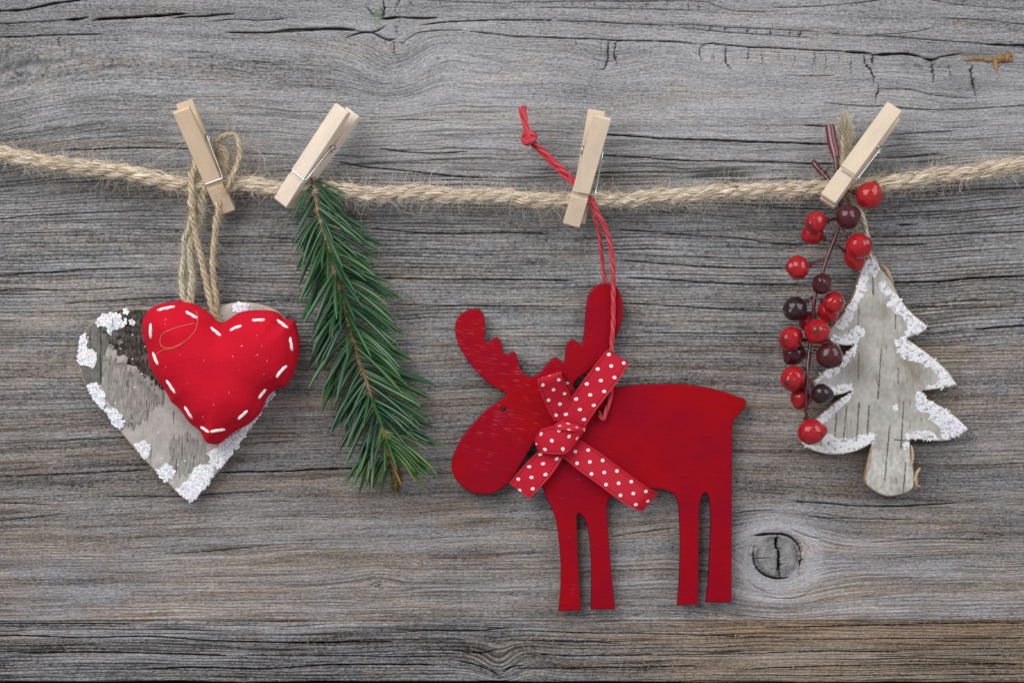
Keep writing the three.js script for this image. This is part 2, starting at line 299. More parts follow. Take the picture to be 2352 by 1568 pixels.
function grain(x, y) {
  let d = 0;
  if (y < 796) {
    d += 46 * (1 - sstep(-120, 300, x)) * GA(y - 320, 190) + 34 * GA(x - 905, 78) * GA(y - 120, 130) - 13 * GA(x - 1015, 60) * GA(y - 150, 110) + 18 * GA(x - 1395, 60) * GA(y - 150, 80);
    d += 12 * GA(x - 1632, 45) * GA(y - 150, 55) - 9 * GA(x - 2030, 90) * GA(y - 205, 60) + 11 * GA(x - 2180, 90) * GA(y - 225, 90) + 9 * GA(x - 700, 200) * GA(y - 700, 90) - 22 * sstep(2050, 2450, x) * GA(y - 600, 260) + 14 * GA(x - 760, 120) * GA(y - 300, 60);
    d += 9 * GA(x - 240, 40) * GA(y - 45, 30);
    y += -0.045 * (x - 1500) * GA(y - 90, 80);
  } else if (y < 1426) {
    d += -0.036 * (x - 1176) * GA(y - 1110, 260) * (1 - sstep(1500, 1800, x)) - 16 * GA(x - 868, 60) * GA(y - 1330, 30) + 10 * GA(x - 868, 60) * GA(y - 1358, 25);
    const dx = (x - KX) / 1.25, dy = y - KY, r2 = dx * dx + dy * dy + 300, R = 62;
    if (r2 < 90000) d += dy * (R * R / r2) * Math.exp(-r2 / 60000);
  } else d += 26 * GA(x - 1146, 42) * GA(y - 1525, 46) - 9 * GA(x - 1230, 50) * GA(y - 1525, 50);
  return y - d + 7 * N2(x / 520, y / 160 + 3.3) + 2.2 * N2(x / 120 + 9, y / 40);
}
function woodSample(x, y, out) {           // -> [height mm, r, g, b]
  const g = grain(x, y);
  const up = y < 795, low = y >= 1426, kn = Math.hypot((x - KX) / 1.04, y - KY);
  // how strongly the soft grain has weathered out
  let ls = up ? lerp(0.42, 1.0, sstep(150, 470, y)) : low ? 1.0 : 0.62;
  if (up && y < 115) ls = 0.3;
  if (up) ls *= 1 - 0.4 * GA(x - 1750, 420) * GA(y - 210, 120);
  const ha = kn < 150 && !up && !low ? 1 - 0.85 * (1 - sstep(70, 130, kn)) : 1; ls *= ha;
  const calm = up ? lerp(1, 0.4, sstep(330, 520, y)) : low ? 0.5 : 0.8;
  const wob = calm * (0.55 * N2(x / 240, g / 26) + 0.18 * N2(x / 50, g / 9 + 7));
  const n1 = N2(x / 1100 + 5, g / 11.5 + wob), n1b = N2(x / 700 + 40, g / 6.3 + wob * 1.4), n1c = N2(x / 420 + 80, g / 3.5 + wob);
  const on = sstep(-0.45, 0.35, N2(x / 260 + 11, g / 34 + 5)), onb = sstep(-0.5, 0.3, N2(x / 170 + 21, g / 15));
  const w1 = 0.085 + 0.05 * N2(x / 70, g / 7);
  const l1 = Math.exp(-((n1 / w1) ** 2)) * (0.35 + 0.65 * on), l1b = Math.exp(-((n1b / 0.15) ** 2)) * (0.2 + 0.8 * onb), l1c = Math.exp(-((n1c / 0.2) ** 2)) * onb;
  const band = N2(x / 800 + 30, g / 23), patch = F2(x / 170 + 50, y / 42, 3), big = N2(x / 420 + 3, y / 130 + 60);
  const f1 = N2(x / 30, g / 2.1 + 13), f2 = N2(x / 10 + 70, g / 2.6), f3 = N2(x / 5.2, y / 3.6 + 31), f4 = N2(x / 75 + 4, g / 3.1 + 90);
  // the regular ribs of the growth rings: pale ridges, narrow dark gaps
  const rp = g / 8.3 + 0.9 * N2(x / 1300 + 2, g / 70) + 0.16 * N2(x / 160, g / 8), rc = Math.cos(6.2832 * rp), ribK = (up ? lerp(0.12, 1, sstep(330, 470, y)) : low ? 0.85 : lerp(0.75, 0.25, GA(y - 1180, 160))) * ha;
  const rid = Math.floor(rp), lr = sstep(0.45, 1.0, rc) * (0.25 + 0.75 * sstep(-0.35, 0.3, N2(x / 330 + rid * 7.7, rid * 3.3))), lum = N2(x / 130 + rid * 5.1, rid * 1.7 + 0.5), nick = N2(x / 13 + rid * 9.3, rid * 2.3 + 0.5) + 0.6 * N2(x / 5.5 + rid * 3.1, rid * 4.3 + 0.5);
  const lz = up ? sstep(380, 480, y) : low ? 0.5 : 0.2, dark = clamp((0.9 - 0.5 * lz) * l1 + (0.5 - 0.28 * lz) * l1b + (0.3 - 0.15 * lz) * l1c + 0.72 * lr * ribK / Math.max(0.2, ls)) * ls;
  let t = (up ? 0.264 : low ? 0.235 : 0.244) + 0.046 * patch + 0.048 * big + (up ? 0.045 : 0.085) * band + 0.066 * f1 + 0.1 * f2 + 0.1 * f3 + 0.065 * f4 + (0.075 * lum + 0.06 * nick) * ribK;
  if (up) t += 0.095 * GA(x - 1800, 560) * GA(y - 230, 190) + 0.075 * GA(x - 1060, 220) * GA(y - 250, 130) + 0.05 * GA(x - 820, 160) * GA(y - 330, 60) - 0.05 * GA(x - 60, 260) * GA(y - 60, 90) - 0.045 * GA(x - 1330, 60) * GA(y - 215, 40) - 0.03 * GA(y - 30, 50) * (x < 800 ? 1 : 0.5) - 0.03 * GA(x, 300) * GA(y - 240, 160) - 0.012 * sstep(430, 560, y);
  if (!up && !low) { t += 0.1 * GA(kn - 80, 36) + 0.02 * GA(x - 1900, 400) * GA(y - 1330, 120) - 0.075 * GA(x - 40, 230) * GA(y - 1105, 40) - 0.05 * GA(x - 150, 260) * GA(y - 1195, 18) - 0.06 * GA(x - 2060, 260) * GA(y - 1110, 40) - 0.04 * GA(x - 1680, 26) * GA(y - 1270, 80) + 0.05 * GA(x - 868, 34) * GA(y - 1342, 14) + 0.02 * GA(y - 1390, 60) + 0.03 * sstep(1750, 1900, x) * sstep(1190, 1250, y) + 0.025 * sstep(1190, 1300, y); }
  if (low) t += -0.07 * GA(y - 1482, 14) * (0.6 + 0.4 * N2(x / 300, 3)) + 0.03 * GA(y - 1450, 12) - 0.02 * sstep(1500, 1560, y);
  t = Math.max(0.05, t);
  // tone: cool silver grey, with warmer brown where less weathered
  let warm = clamp(0.32 + 0.55 * N2(x / 330 + 15, y / 60 + 22) + 0.4 * N2(x / 90, g / 9 + 44) + (up ? -0.42 + 0.26 * sstep(420, 760, y) : low ? -0.16 : 0.0 - 0.4 * GA(kn - 80, 60)));
  let r = t * lerp(0.995, 1.13, warm), gg = t * lerp(0.981, 0.968, warm), b = t * lerp(1.068, 0.85, warm);
  // fresher orange-brown slivers
  const sl = sstep(0.42, 0.62, N2(x / 62 + 7, g / 5.5 + 17) + 0.25 * N2(x / 300, y / 90 + 8) - (up && y < 330 ? 0.12 : 0));
  let org = 0.42 * sl * (0.6 + 0.4 * f1);
  if (low) { const side = sstep(1150, 1700, x + 180 * N2(x / 200, g / 12)); org = Math.max(org, side * (1.0 * GA(y - 1445, 26) + 0.62 * sstep(1458, 1470, y)) * clamp(0.8 + 0.5 * N2(x / 140, g / 6) + 0.3 * f4)); }
  if (!up && y < 1426) org = Math.max(org, 0.75 * GA(y - 1423.5, 2.6) * sstep(-0.3, 0.3, N2(x / 120, 7)));
  if (up) org = Math.max(org, 0.85 * GA(y - 792, 3) * sstep(-0.2, 0.3, N2(x / 140, 4)));
  { const ok = org * 0.85, ot = 0.5 + 2 * t; r = lerp(r, 0.34 * ot, ok); gg = lerp(gg, 0.215 * ot, ok); b = lerp(b, 0.11 * ot, ok); }
  const dk = 1 - 0.88 * dark, wd = !up && !low ? 0.16 * dark : 0; r *= dk * (1 + wd); gg *= dk; b *= dk * (1 - 0.04 * dark - wd);
  let h = -0.5 * dark + 0.1 * f1 + 0.05 * f2 + 0.05 * f4 + 0.16 * band + 0.12 * patch + 0.06 * f3;
  // scaly flakes across the pale upper right
  if (up && y > 100 && y < 420) { const a = sstep(1400, 1560, x) * (1 - sstep(2250, 2330, x)) * sstep(120, 170, y) * (1 - sstep(330, 420, y)); if (a > 0) { const sc = N2(x / 13 - y / 30, g / 6.5 + 5); h += 0.13 * a * sc; const e = GA(sc, 0.1) * a * 0.16; r *= 1 - e; gg *= 1 - e; b *= 1 - e; } }
  // the knots
  if (!up && !low && kn < 60) {
    const rad = kn + 3 * N2(x / 14, y / 14), ring = N2(rad / 4.5, 3 + 0.3 * N2(x / 9, y / 9)), sp = N2(x / 4 + 5, y / 4), a = 1 - sstep(46, 54, kn), ang = Math.atan2(y - KY, x - KX), ray = N2(ang * 9, kn / 40);
    const kt = 0.25 + 0.05 * ring + 0.075 * sp + 0.03 * ray - 0.07 * sstep(28, 50, kn) + 0.09 * N2(x / 20, y / 20), br = sstep(0.3, 0.6, N2(x / 16 + 3, y / 12 + 8)) * 0.35;
    r = lerp(r, kt * (1.02 + 0.1 * br), a); gg = lerp(gg, kt * (1 - 0.2 * br), a); b = lerp(b, kt * (1.02 - 0.3 * br), a); h = lerp(h, -0.1 + 0.1 * sp, a);
  }
  if (!up && !low) { const k2 = Math.hypot((x - 866) / 1.7, y - 1341); if (k2 < 20) { const a = (1 - sstep(8, 17, k2 + 4 * N2(x / 8, y / 8))), q = N2(x / 7, y / 5) > 0 ? 0.12 : 0.3; r = lerp(r, q * 1.05, a); gg = lerp(gg, q, a); b = lerp(b, q * 0.88, a); h -= 0.3 * a * (q < 0.2 ? 1 : 0); } }
  if (up && y < 110) { const k3 = Math.hypot((x - 868) / 1.0, y - 36); const a = 1 - sstep(12, 24, k3); if (a > 0) { r *= 1 - 0.2 * a; gg *= 1 - 0.15 * a; b *= 1 - 0.3 * a; } }
  if (up) { const a = GA(x - 2120, 60) * GA(y - 148, 16) * sstep(-0.3, 0.4, N2(x / 18, y / 12)) + 0.8 * GA(x - 2225, 90) * GA(y - 122, 14); const e = 1 - 0.45 * clamp(a); r *= e; gg *= e; b *= e * 0.97; }
  out[0] = h; out[1] = r; out[2] = gg; out[3] = b;
}
const X0 = -150, X1 = 2502, TW = 2048;
function makePlank(yTop, yBot, TH, cols, rows, label, cracks) {
  const yr0 = yTop(0) - 8, yr1 = yBot(0) + 8, o = [0, 0, 0, 0], n = TW * TH;
  const H = new Float32Array(n), RGB = new Float32Array(n * 3), C = new Float32Array(n), dx = (X1 - X0) / TW, dy = (yr1 - yr0) / TH;
  for (let j = 0; j < TH; j++) for (let i = 0; i < TW; i++) { const k = j * TW + i; woodSample(X0 + (i + 0.5) * dx, yr0 + (j + 0.5) * dy, o); H[k] = o[0]; RGB[3 * k] = o[1]; RGB[3 * k + 1] = o[2]; RGB[3 * k + 2] = o[3]; }
  // open cracks
  const D = new Float32Array(n);
  for (const c of cracks) {
    const [w, dep] = c, m = (c.length - 2) / 2, pts = [];
    for (let k = 0; k < m; k++) pts.push([c[2 + 2 * k], c[3 + 2 * k]]);
    if (Math.max(...pts.map((q) => q[1])) < yr0 - 5 || Math.min(...pts.map((q) => q[1])) > yr1 + 5) continue;
    const cv = new THREE.CatmullRomCurve3(pts.map(([x, y]) => V(x, y, 0)), false, 'centripetal'), L = cv.getLength(), N = Math.max(6, Math.ceil(L / 2)), q = cv.getSpacedPoints(N);
    const tall = Math.abs(pts[0][1] - pts[m - 1][1]) > Math.abs(pts[0][0] - pts[m - 1][0]);
    for (let k = 0; k <= N; k++) {
      const t = k / N, taper = Math.min(1, Math.min(t, 1 - t) * L / 26 + 0.18), jx = tall ? 2.2 * N2(q[k].y / 7, w) + 1.2 * N2(q[k].y / 3, w + 4) : 0, jy = tall ? 0 : 0.9 * N2(q[k].x / 50, w + 2) + 0.4 * N2(q[k].x / 9, w);
      const ww = w * (tall || w > 3.7 ? 0.5 : w > 3.1 ? 0.36 : 0.27) * (yr0 > 1400 ? 0.7 : 1) * taper * (0.8 + 0.45 * N2(q[k].x / 22, q[k].y / 22 + w)), cx = q[k].x + jx, cy = q[k].y + jy, rw = ww + 1.2;
      const i0 = Math.max(0, Math.floor((cx - rw - 1 - X0) / dx)), i1 = Math.min(TW - 1, Math.ceil((cx + rw + 1 - X0) / dx)), j0 = Math.max(0, Math.floor((cy - rw - 1 - yr0) / dy)), j1 = Math.min(TH - 1, Math.ceil((cy + rw + 1 - yr0) / dy));
      for (let j = j0; j <= j1; j++) for (let i = i0; i <= i1; i++) {
        const d = Math.hypot(X0 + (i + 0.5) * dx - cx, yr0 + (j + 0.5) * dy - cy), v = 1 - sstep(ww * 0.45, ww + 0.9, d), kk = j * TW + i;
        if (v > C[kk]) C[kk] = v; if (v * dep > D[kk]) D[kk] = v * dep;
      }
    }
  }
  const tex = colorTexture(TW, TH, (i, j) => { const k = j * TW + i, e = 1 - 0.92 * C[k]; return [RGB[3 * k] * e, RGB[3 * k + 1] * e, RGB[3 * k + 2] * e * 0.98]; });
  const hAt = (x, y) => {
    const fi = clamp((x - X0) / dx - 0.5, 0, TW - 1.001), fj = clamp((y - yr0) / dy - 0.5, 0, TH - 1.001), i = Math.floor(fi), j = Math.floor(fj), a = fi - i, b = fj - j, k = j * TW + i;
    const f = (A) => (A[k] * (1 - a) + A[k + 1] * a) * (1 - b) + (A[k + TW] * (1 - a) + A[k + TW + 1] * a) * b;
    return f(H) - f(D);
  };
  const P = [], U = [], I = [], w = cols + 1;
  for (let j = 0; j <= rows; j++) for (let i = 0; i <= cols; i++) {
    const x = lerp(X0, X1, i / cols), y = lerp(yTop(x), yBot(x), j / rows), e = Math.min(y - yTop(x), yBot(x) - y), p = at(x, y, 0);
    P.push(p.x, p.y, (Math.min(0.35, hAt(x, y)) - 0.45 - 0.35 * (1 - sstep(0, 3, e)) ** 2) / 1000); U.push((x - X0) / (X1 - X0), (y - yr0) / (yr1 - yr0));
  }
  for (let j = 0; j < rows; j++) for (let i = 0; i < cols; i++) { const a = j * w + i; I.push(a, a + w, a + 1, a + 1, a + w, a + w + 1); }
  const g = new THREE.BufferGeometry();
  g.setAttribute('position', new THREE.Float32BufferAttribute(P, 3)); g.setAttribute('uv', new THREE.Float32BufferAttribute(U, 2)); g.setIndex(I); g.computeVertexNormals();
  // edges and back, 18 mm deep
  const sp = [], su = [], si = [], ring = [];
  for (let i = 0; i <= cols; i += 4) ring.push(i); for (let j = 4; j <= rows; j += 4) ring.push(j * w + cols); for (let i = cols - 4; i >= 0; i -= 4) ring.push(rows * w + i); for (let j = rows - 4; j > 0; j -= 4) ring.push(j * w);
  ring.forEach((a) => { for (const z of [P[3 * a + 2], -0.018]) { sp.push(P[3 * a], P[3 * a + 1], z); su.push(U[2 * a], U[2 * a + 1]); } });
  for (let k = 0; k < ring.length; k++) { const a = 2 * k, b = 2 * ((k + 1) % ring.length); si.push(a, b, a + 1, b, b + 1, a + 1); }
  const g2 = new THREE.BufferGeometry();
  g2.setAttribute('position', new THREE.Float32BufferAttribute(sp, 3)); g2.setAttribute('uv', new THREE.Float32BufferAttribute(su, 2)); g2.setIndex(si); g2.computeVertexNormals();
  const m = part('plank', mergeGeometries([g, g2]), mat({ map: tex, roughness: 0.86, specularIntensity: 0.35 }), wall);
  if (label) m.userData.label = label;
  return m;
}
const joint1 = (x) => 795 + 3 * N2(x / 500, 1.5) + 0.8 * N2(x / 60, 8), joint2 = (x) => 1426 + 2 * N2(x / 600, 5.5) + 0.7 * N2(x / 70, 2), joint3 = (x) => 1566 + 2.5 * N2(x / 260, 9.5) + 1.5 * sstep(900, 2300, x) - 2.5 * GA(x - 1150, 60);
const plankA = makePlank(() => -140, (x) => joint1(x) - 0.2, 1100, 480, 640, 'upper silver grey board with deep cracks', [...KNOT_CRACKS, ...CHECK_CRACKS, ...RIB_CRACKS]);
const plankB = makePlank((x) => joint1(x) + 0.2, (x) => joint2(x) - 0.2, 760, 480, 420, 'middle grey brown board with round knot', MIDDLE_CRACKS);
const plankC = makePlank((x) => joint2(x) + 0.2, (x) => joint3(x) - 0.5, 260, 480, 110, 'lower ribbed board tinged orange at one end', LOWER_CRACKS);
const plankD = makePlank((x) => joint3(x) + 9, () => 1760, 200, 120, 60, '', []);
part('backing_board', new THREE.BoxGeometry(0.47, 0.36, 0.02).translate(0, Y0 - 0.004, -0.029), mat({ color: lin(0.06, 0.055, 0.05) }), wall);

// dried resin stuck in the crack at the upper right
{
  seed(5); const a = new Acc();
  const resin = (x, y, r, l) => a.tube(spline([at(x - l, y + rr(-2, 2), -0.9), at(x - l * 0.4, y + rr(-3, 3), rr(-0.9, -0.3)), at(x + l * 0.3, y + rr(-3, 3), rr(-0.9, -0.4)), at(x + l, y + rr(-2, 2), -1.0)], 14), (t) => r * S * (0.75 + 0.5 * Math.abs(N2(t * 9 + x, y))) * Math.pow(Math.sin(Math.PI * clamp(t * 0.9 + 0.05)), 0.35), 9, (t) => vary([0.25, 0.135, 0.055], 0.25));
  for (const [x, y, r, l] of [[2226, 136, 6, 11], [2242, 136, 6, 9], [2256, 136, 6, 9], [2272, 135, 7, 11], [2288, 137, 7, 10], [2304, 133, 11, 15], [2318, 131, 10, 10], [2298, 139, 6, 20], [2322, 138, 6, 9]]) resin(x, y, r, l);
  a.tube(spline([at(2287, 138, -0.5), at(2288, 150, -0.4), at(2290, 166, -0.9)], 8), (t) => (5.5 - 2 * t) * S, 8, () => vary([0.3, 0.18, 0.08], 0.15));
  part('resin_streak', a.geo(), mat({ vertexColors: true, roughness: 0.6 }), plankA, { label: 'orange dried resin in a crack' });
}
// short torn wood fibres standing off the boards
for (const [pl, y0, y1, count, s] of [[plankA, 110, 790, 1250, 1], [plankB, 800, 1420, 800, 2], [plankC, 1430, 1555, 620, 3]]) {
  seed(40 + s); const a = new Acc();
  for (let k = 0; k < count; k++) {
    const x = pl === plankC && rnd() < 0.7 ? rr(1200, 2352) : rr(-40, 2390), y = rr(y0, y1), L = rr(4, 15) * (rnd() < 0.08 ? 1.8 : 1), pts = []; let px = x, py = y, an = rr(-0.5, 0.5) + (rnd() < 0.5 ? Math.PI : 0), ca = gauss() * 0.5;
    for (let q = 0; q < 6; q++) { pts.push(at(px, py, 0.05 + 0.35 * Math.sin(q / 5 * 2.6) * rr(0.7, 1.2))); an += ca + gauss() * 0.18; px += Math.cos(an) * L / 5; py += Math.sin(an) * L / 5; }
    a.tube(pts, (t) => 0.00008 * (1 - 0.5 * t), 3, vary(y > 1426 && x > 1100 ? [0.58, 0.46, 0.31] : [0.52, 0.5, 0.47], 0.15), false);
  }
  part('loose_fibre', a.geo(), mat({ vertexColors: true, roughness: 0.9 }), pl, { kind: 'stuff' });
}
// pale stray hair below the moose
part('stray_hair', new Acc().tube(path([[1448, 1288, 0.3], [1460, 1302, 0.6], [1464, 1325, 0.5], [1468, 1345, 0.6], [1482, 1362, 0.5], [1488, 1385, 0.6], [1494, 1396, 0.2]], 24), 0.00008, 3, [0.6, 0.55, 0.45]).tube(path([[1448, 1288, 0.3], [1430, 1290, 0.5], [1418, 1300, 0.5], [1413, 1312, 0.2]], 10), 0.00006, 3, [0.55, 0.5, 0.42]).geo(), mat({ vertexColors: true }), plankB);

// ------------------------------------------------------------------ the jute rope across the wall
const JUTE = [[0.64, 0.535, 0.41], [0.71, 0.61, 0.49], [0.56, 0.455, 0.335], [0.76, 0.67, 0.56]];
const ROPE = [[-190, 316, 10], [-90, 334, 10], [0, 352, 10], [60, 364, 10], [130, 377, 10], [200, 385, 10], [270, 393, 10], [340, 406, 10], [410, 421, 10], [480, 424, 10], [560, 421, 10], [640, 434, 10], [700, 439, 10], [780, 437, 10], [850, 446, 10], [910, 444, 10], [975, 442, 10], [1040, 450, 10], [1100, 448, 10], [1160, 451, 10], [1230, 460, 10], [1300, 459, 10], [1380, 457, 10], [1440, 459, 10], [1500, 451, 10], [1580, 447, 10], [1650, 441, 10], [1740, 437, 10], [1820, 435, 10], [1890, 431, 10], [1960, 427, 10], [2020, 423, 10], [2090, 414, 10], [2150, 403, 10], [2210, 399, 10], [2280, 387, 10], [2350, 376, 10], [2440, 366, 10], [2540, 356, 10]];
{
  seed(101);
  const rope = thing('jute_rope', 'thick twisted tan jute rope hanging across the grey boards', 'rope', at(1176, 450, 10));
  const jm = mat({ vertexColors: true, roughness: 0.9, sheen: 0.3, sheenRoughness: 0.6, sheenColor: lin(0.6, 0.5, 0.36) });
  const fr = frames(path(ROPE, 460)), PITCH = 1 / 0.0225;
  for (let s = 0; s < 3; s++) {
    const ph = s * 2.0944 + 0.4, sf = frames(helix(fr, 0.0014, PITCH, ph, 0.12, s)), a = new Acc();
    for (let k = 0; k < 34; k++) {
      const in0 = k < 6, c = vary(JUTE[k % 4], 0.13), R = in0 ? 0.00078 : 0.0012 + 0.00016 * gauss(), q = helix(sf, R, -PITCH * rr(0.55, 0.95), k * 0.224 + s + rnd(), 0.7, k);
      a.tube(q, (t) => (in0 ? 0.00056 : 0.00025) * (1 + 0.4 * N2(t * 90 + k, s * 5 + k)), 4, (t) => { const f = 1 + 0.22 * N2(t * 120 + k * 3, k + s) + 0.12 * N2(t * 600, k); return [c[0] * f, c[1] * f, c[2] * f]; }, true);
    }
    part('strand', a.geo(), jm, rope);
  }
  const fz = new Acc(); seed(202);
  const PALE = [[0.74, 0.64, 0.48], [0.66, 0.54, 0.38], [0.8, 0.72, 0.58]];
  fuzz(fz, fr, 0.0033, 4200, 0.003, 0.009, 0.00007, [...JUTE, ...PALE, ...PALE], 0.55);
  fuzz(fz, fr, 0.0030, 1500, 0.003, 0.010, 0.000065, PALE, 1.0);
  fuzz(fz, fr, 0.0029, 170, 0.008, 0.024, 0.000065, PALE, 1.0);
  part('fibre_fuzz', fz.geo(), jm, rope, { kind: 'stuff' });
  for (const l of [[[352, 374, 12], [372, 358, 14], [400, 345, 12], [415, 328, 9], [424, 312, 6]], [[545, 317, 4], [560, 330, 8], [588, 344, 9], [606, 362, 10], [608, 390, 11]], [[880, 450, 12], [905, 470, 11], [925, 485, 6], [970, 495, 3], [1000, 480, 2]], [[1290, 459, 13], [1310, 480, 10], [1330, 500, 6]], [[1150, 448, 12], [1178, 470, 10], [1205, 462, 12]], [[985, 440, 12], [990, 400, 8], [1010, 382, 4], [1035, 372, 2]], [[1500, 455, 12], [1540, 478, 9], [1565, 470, 8], [1585, 486, 5], [1560, 505, 2], [1532, 512, 1]], [[2205, 400, 13], [2210, 430, 12], [2200, 445, 12]], [[2265, 390, 9], [2262, 360, 6], [2248, 340, 3], [2246, 330, 2]], [[2120, 412, 12], [2140, 436, 8], [2170, 446, 5]], [[250, 392, 12], [230, 404, 11], [222, 426, 6], [205, 438, 3]]])
    part('loose_fibre', new Acc().tube(path(l, 22), (t) => 0.00008 * (1 - 0.4 * t), 4, [0.78, 0.7, 0.56], false).geo(), jm, rope);
}

// ------------------------------------------------------------------ clothespins
function woodTex(base, streak, sd) {
  return rep(colorTexture(128, 512, (i, j) => { const x = i / 128 * 7, y = j / 512 * 45, s = N2(x * 4 + sd + 0.3 * N2(y / 9, sd), y / 6), f = N2(x * 11 + sd, y / 1.6), p = N2(x * 9, y * 2.4 + sd), b = N2(x / 4 + sd, y / 13); const k = 1 + 0.07 * s + 0.11 * f + 0.09 * p + 0.09 * b - 0.16 * clamp(N2(x * 7 + sd * 3, y / 3.2) * 2 - 0.9); return [base[0] * k, base[1] * (k - streak * clamp(s) - 0.02 * b), base[2] * (k - 2 * streak * clamp(s) - 0.04 * b)]; }));
}
const WOODS = [[[0.62, 0.475, 0.335], 0.03, 3], [[0.72, 0.61, 0.50], 0.03, 11], [[0.66, 0.53, 0.40], 0.03, 23], [[0.68, 0.56, 0.43], 0.03, 31]].map((w) => mat({ map: woodTex(...w), roughness: 0.62, specularIntensity: 0.5 }));
const METAL = mat({ color: lin(0.62, 0.64, 0.66), metalness: 1, roughness: 0.22 });
const PINL = 0.0436, PINW = 0.0066, GRV = -PINL / 2 + 0.0122, COIL = 0.0062;
function prongGeometry() {               // outer face towards +z, jaw at -y
  const h = PINL / 2, T = 0.0052, s = new THREE.Shape();   // profile: x = along the pin, y = depth
  s.moveTo(-h, 0.0016); s.lineTo(-h, T - 0.0010); s.lineTo(-h + 0.0004, T - 0.0006);
  s.lineTo(GRV - 0.0011, T); s.lineTo(GRV - 0.0007, T - 0.0007); s.lineTo(GRV + 0.0007, T - 0.0007); s.lineTo(GRV + 0.0012, T);
  s.lineTo(h - 0.0005, T); s.lineTo(h, T - 0.0005); s.lineTo(h, T - 0.0026); s.lineTo(COIL + 0.004, 0.0008); s.lineTo(COIL + 0.0016, 0.0008); s.lineTo(COIL + 0.0010, 0.0022); s.lineTo(COIL - 0.0010, 0.0022); s.lineTo(COIL - 0.0016, 0.0006);
  s.lineTo(GRV + 0.0035, 0.0004); s.quadraticCurveTo(GRV - 0.001, 0.0036, GRV - 0.0048, 0.0012); s.lineTo(-h + 0.001, 0.0010); s.closePath();
  const g = new THREE.ExtrudeGeometry(s, { depth: PINW - 0.0005, bevelEnabled: true, bevelSize: 0.00022, bevelThickness: 0.00025, bevelSegments: 2, curveSegments: 8 });
  const P = g.attributes.position, N = g.attributes.normal, u = [];
  for (let k = 0; k < P.count; k++) { const x = P.getX(k), y = P.getY(k), z = P.getZ(k); P.setXYZ(k, z - PINW / 2 + 0.00025, x, y); const nx = N.getX(k), ny = N.getY(k), nz = N.getZ(k); N.setXYZ(k, nz, nx, ny); u.push(Math.abs(nz) > 0.7 ? y / 0.007 + 0.3 : z / 0.007, x / 0.045 + 0.5); }
  g.setAttribute('uv', new THREE.Float32BufferAttribute(u, 2));
  return g;
}
function springGeometry() {
  const W = PINW / 2, T = 0.0052, r = 0.0003, e = W + 0.0006, p = [];
  p.push([-W + 0.0004, GRV, T - 0.0002], [W - 0.0004, GRV, T - 0.0002], [e - 0.0001, GRV, T - 0.00025], [e, GRV + 0.0003, T - 0.0006], [e, GRV + 0.0008, T - 0.0010], [e, COIL - 0.0012, 0.0022]);
  for (let k = 0; k <= 44; k++) { const a = 0.9 + k / 44 * (Math.PI * 2 * 3.5), x = e - 2 * e * clamp((k - 8) / 28); p.push([x, COIL + Math.cos(a) * 0.0015, Math.sin(a) * 0.0015]); }
  p.push([-e, COIL - 0.0012, -0.0022], [-e, GRV + 0.0008, -T + 0.0010], [-e, GRV + 0.0003, -T + 0.0006], [-e + 0.0001, GRV, -T + 0.00025], [-W + 0.0004, GRV, -T + 0.0002], [W - 0.0004, GRV, -T + 0.0002]);
  const c = new THREE.CatmullRomCurve3(p.map((q) => V(...q)), false, 'centripetal');
  return new Acc().tube(c.getSpacedPoints(230), r, 8, [1, 1, 1]).geo();
}
function makePin() {
  const t = new THREE.Group();
  const add = (name, g) => { const m = new THREE.Mesh(g, WOODS[0]); m.name = name; m.castShadow = m.receiveShadow = true; t.add(m); return m; };
  add('front_prong', prongGeometry()); add('rear_prong', prongGeometry()).rotation.y = Math.PI; add('spring', springGeometry()).material = METAL;
  return t;
}
const pinProto = makePin();
// [jaw x, y, handle x, y, mm, yaw, pitch, front shift mm, front turn, front splay, wood, label]
const PINS = [
  [509, 474, 428, 244, 12.8, -0.06, 0.27, -1.0, 0.015, 0.09, 0, 'honey brown clothespin leaning left, holding twine of two hearts'],
  [654, 454, 800, 264, 12.5, -0.3, 0.1, -0.4, 0.0, 0.07, 1, 'palest wooden clothespin, slanting right above the spruce twig'],
  [1328, 505, 1369, 263, 12.8, 0.03, 0.2, -0.9, -0.1, 0.07, 2, 'almost upright wooden clothespin pinching the red paper cord'],
  [1907, 458, 2047, 262, 13.0, -0.24, -0.10, 0.5, 0.0, 0.05, 3, 'slanting wooden clothespin above red berries and birch tree ornament'],
];
for (const [jx, jy, hx, hy, mm, yaw, pitch, sh, ft, sp, wd, label] of PINS) {
  const t = pinProto.clone(), a = at(jx, jy, mm), b = at(hx, hy, mm);
  t.name = numbered('clothespin'); t.position.copy(a).add(b).multiplyScalar(0.5); t.userData = { label, category: 'clothespin', group: 'wooden clothespins on the rope' };
  t.rotation.order = 'ZYX'; t.rotation.set(pitch, yaw, Math.atan2(b.y - a.y, b.x - a.x) - Math.PI / 2);
  const [f, r, s] = t.children;
  f.material = r.material = WOODS[wd];
  f.rotation.set(sp, 0, ft); f.position.y = sh / 1000; s.position.x = [0.0003, 0.0001, 0.0009, 0.0008][wd]; r.rotation.set(-sp * 0.6, Math.PI, 0);
  scene.add(t);
}

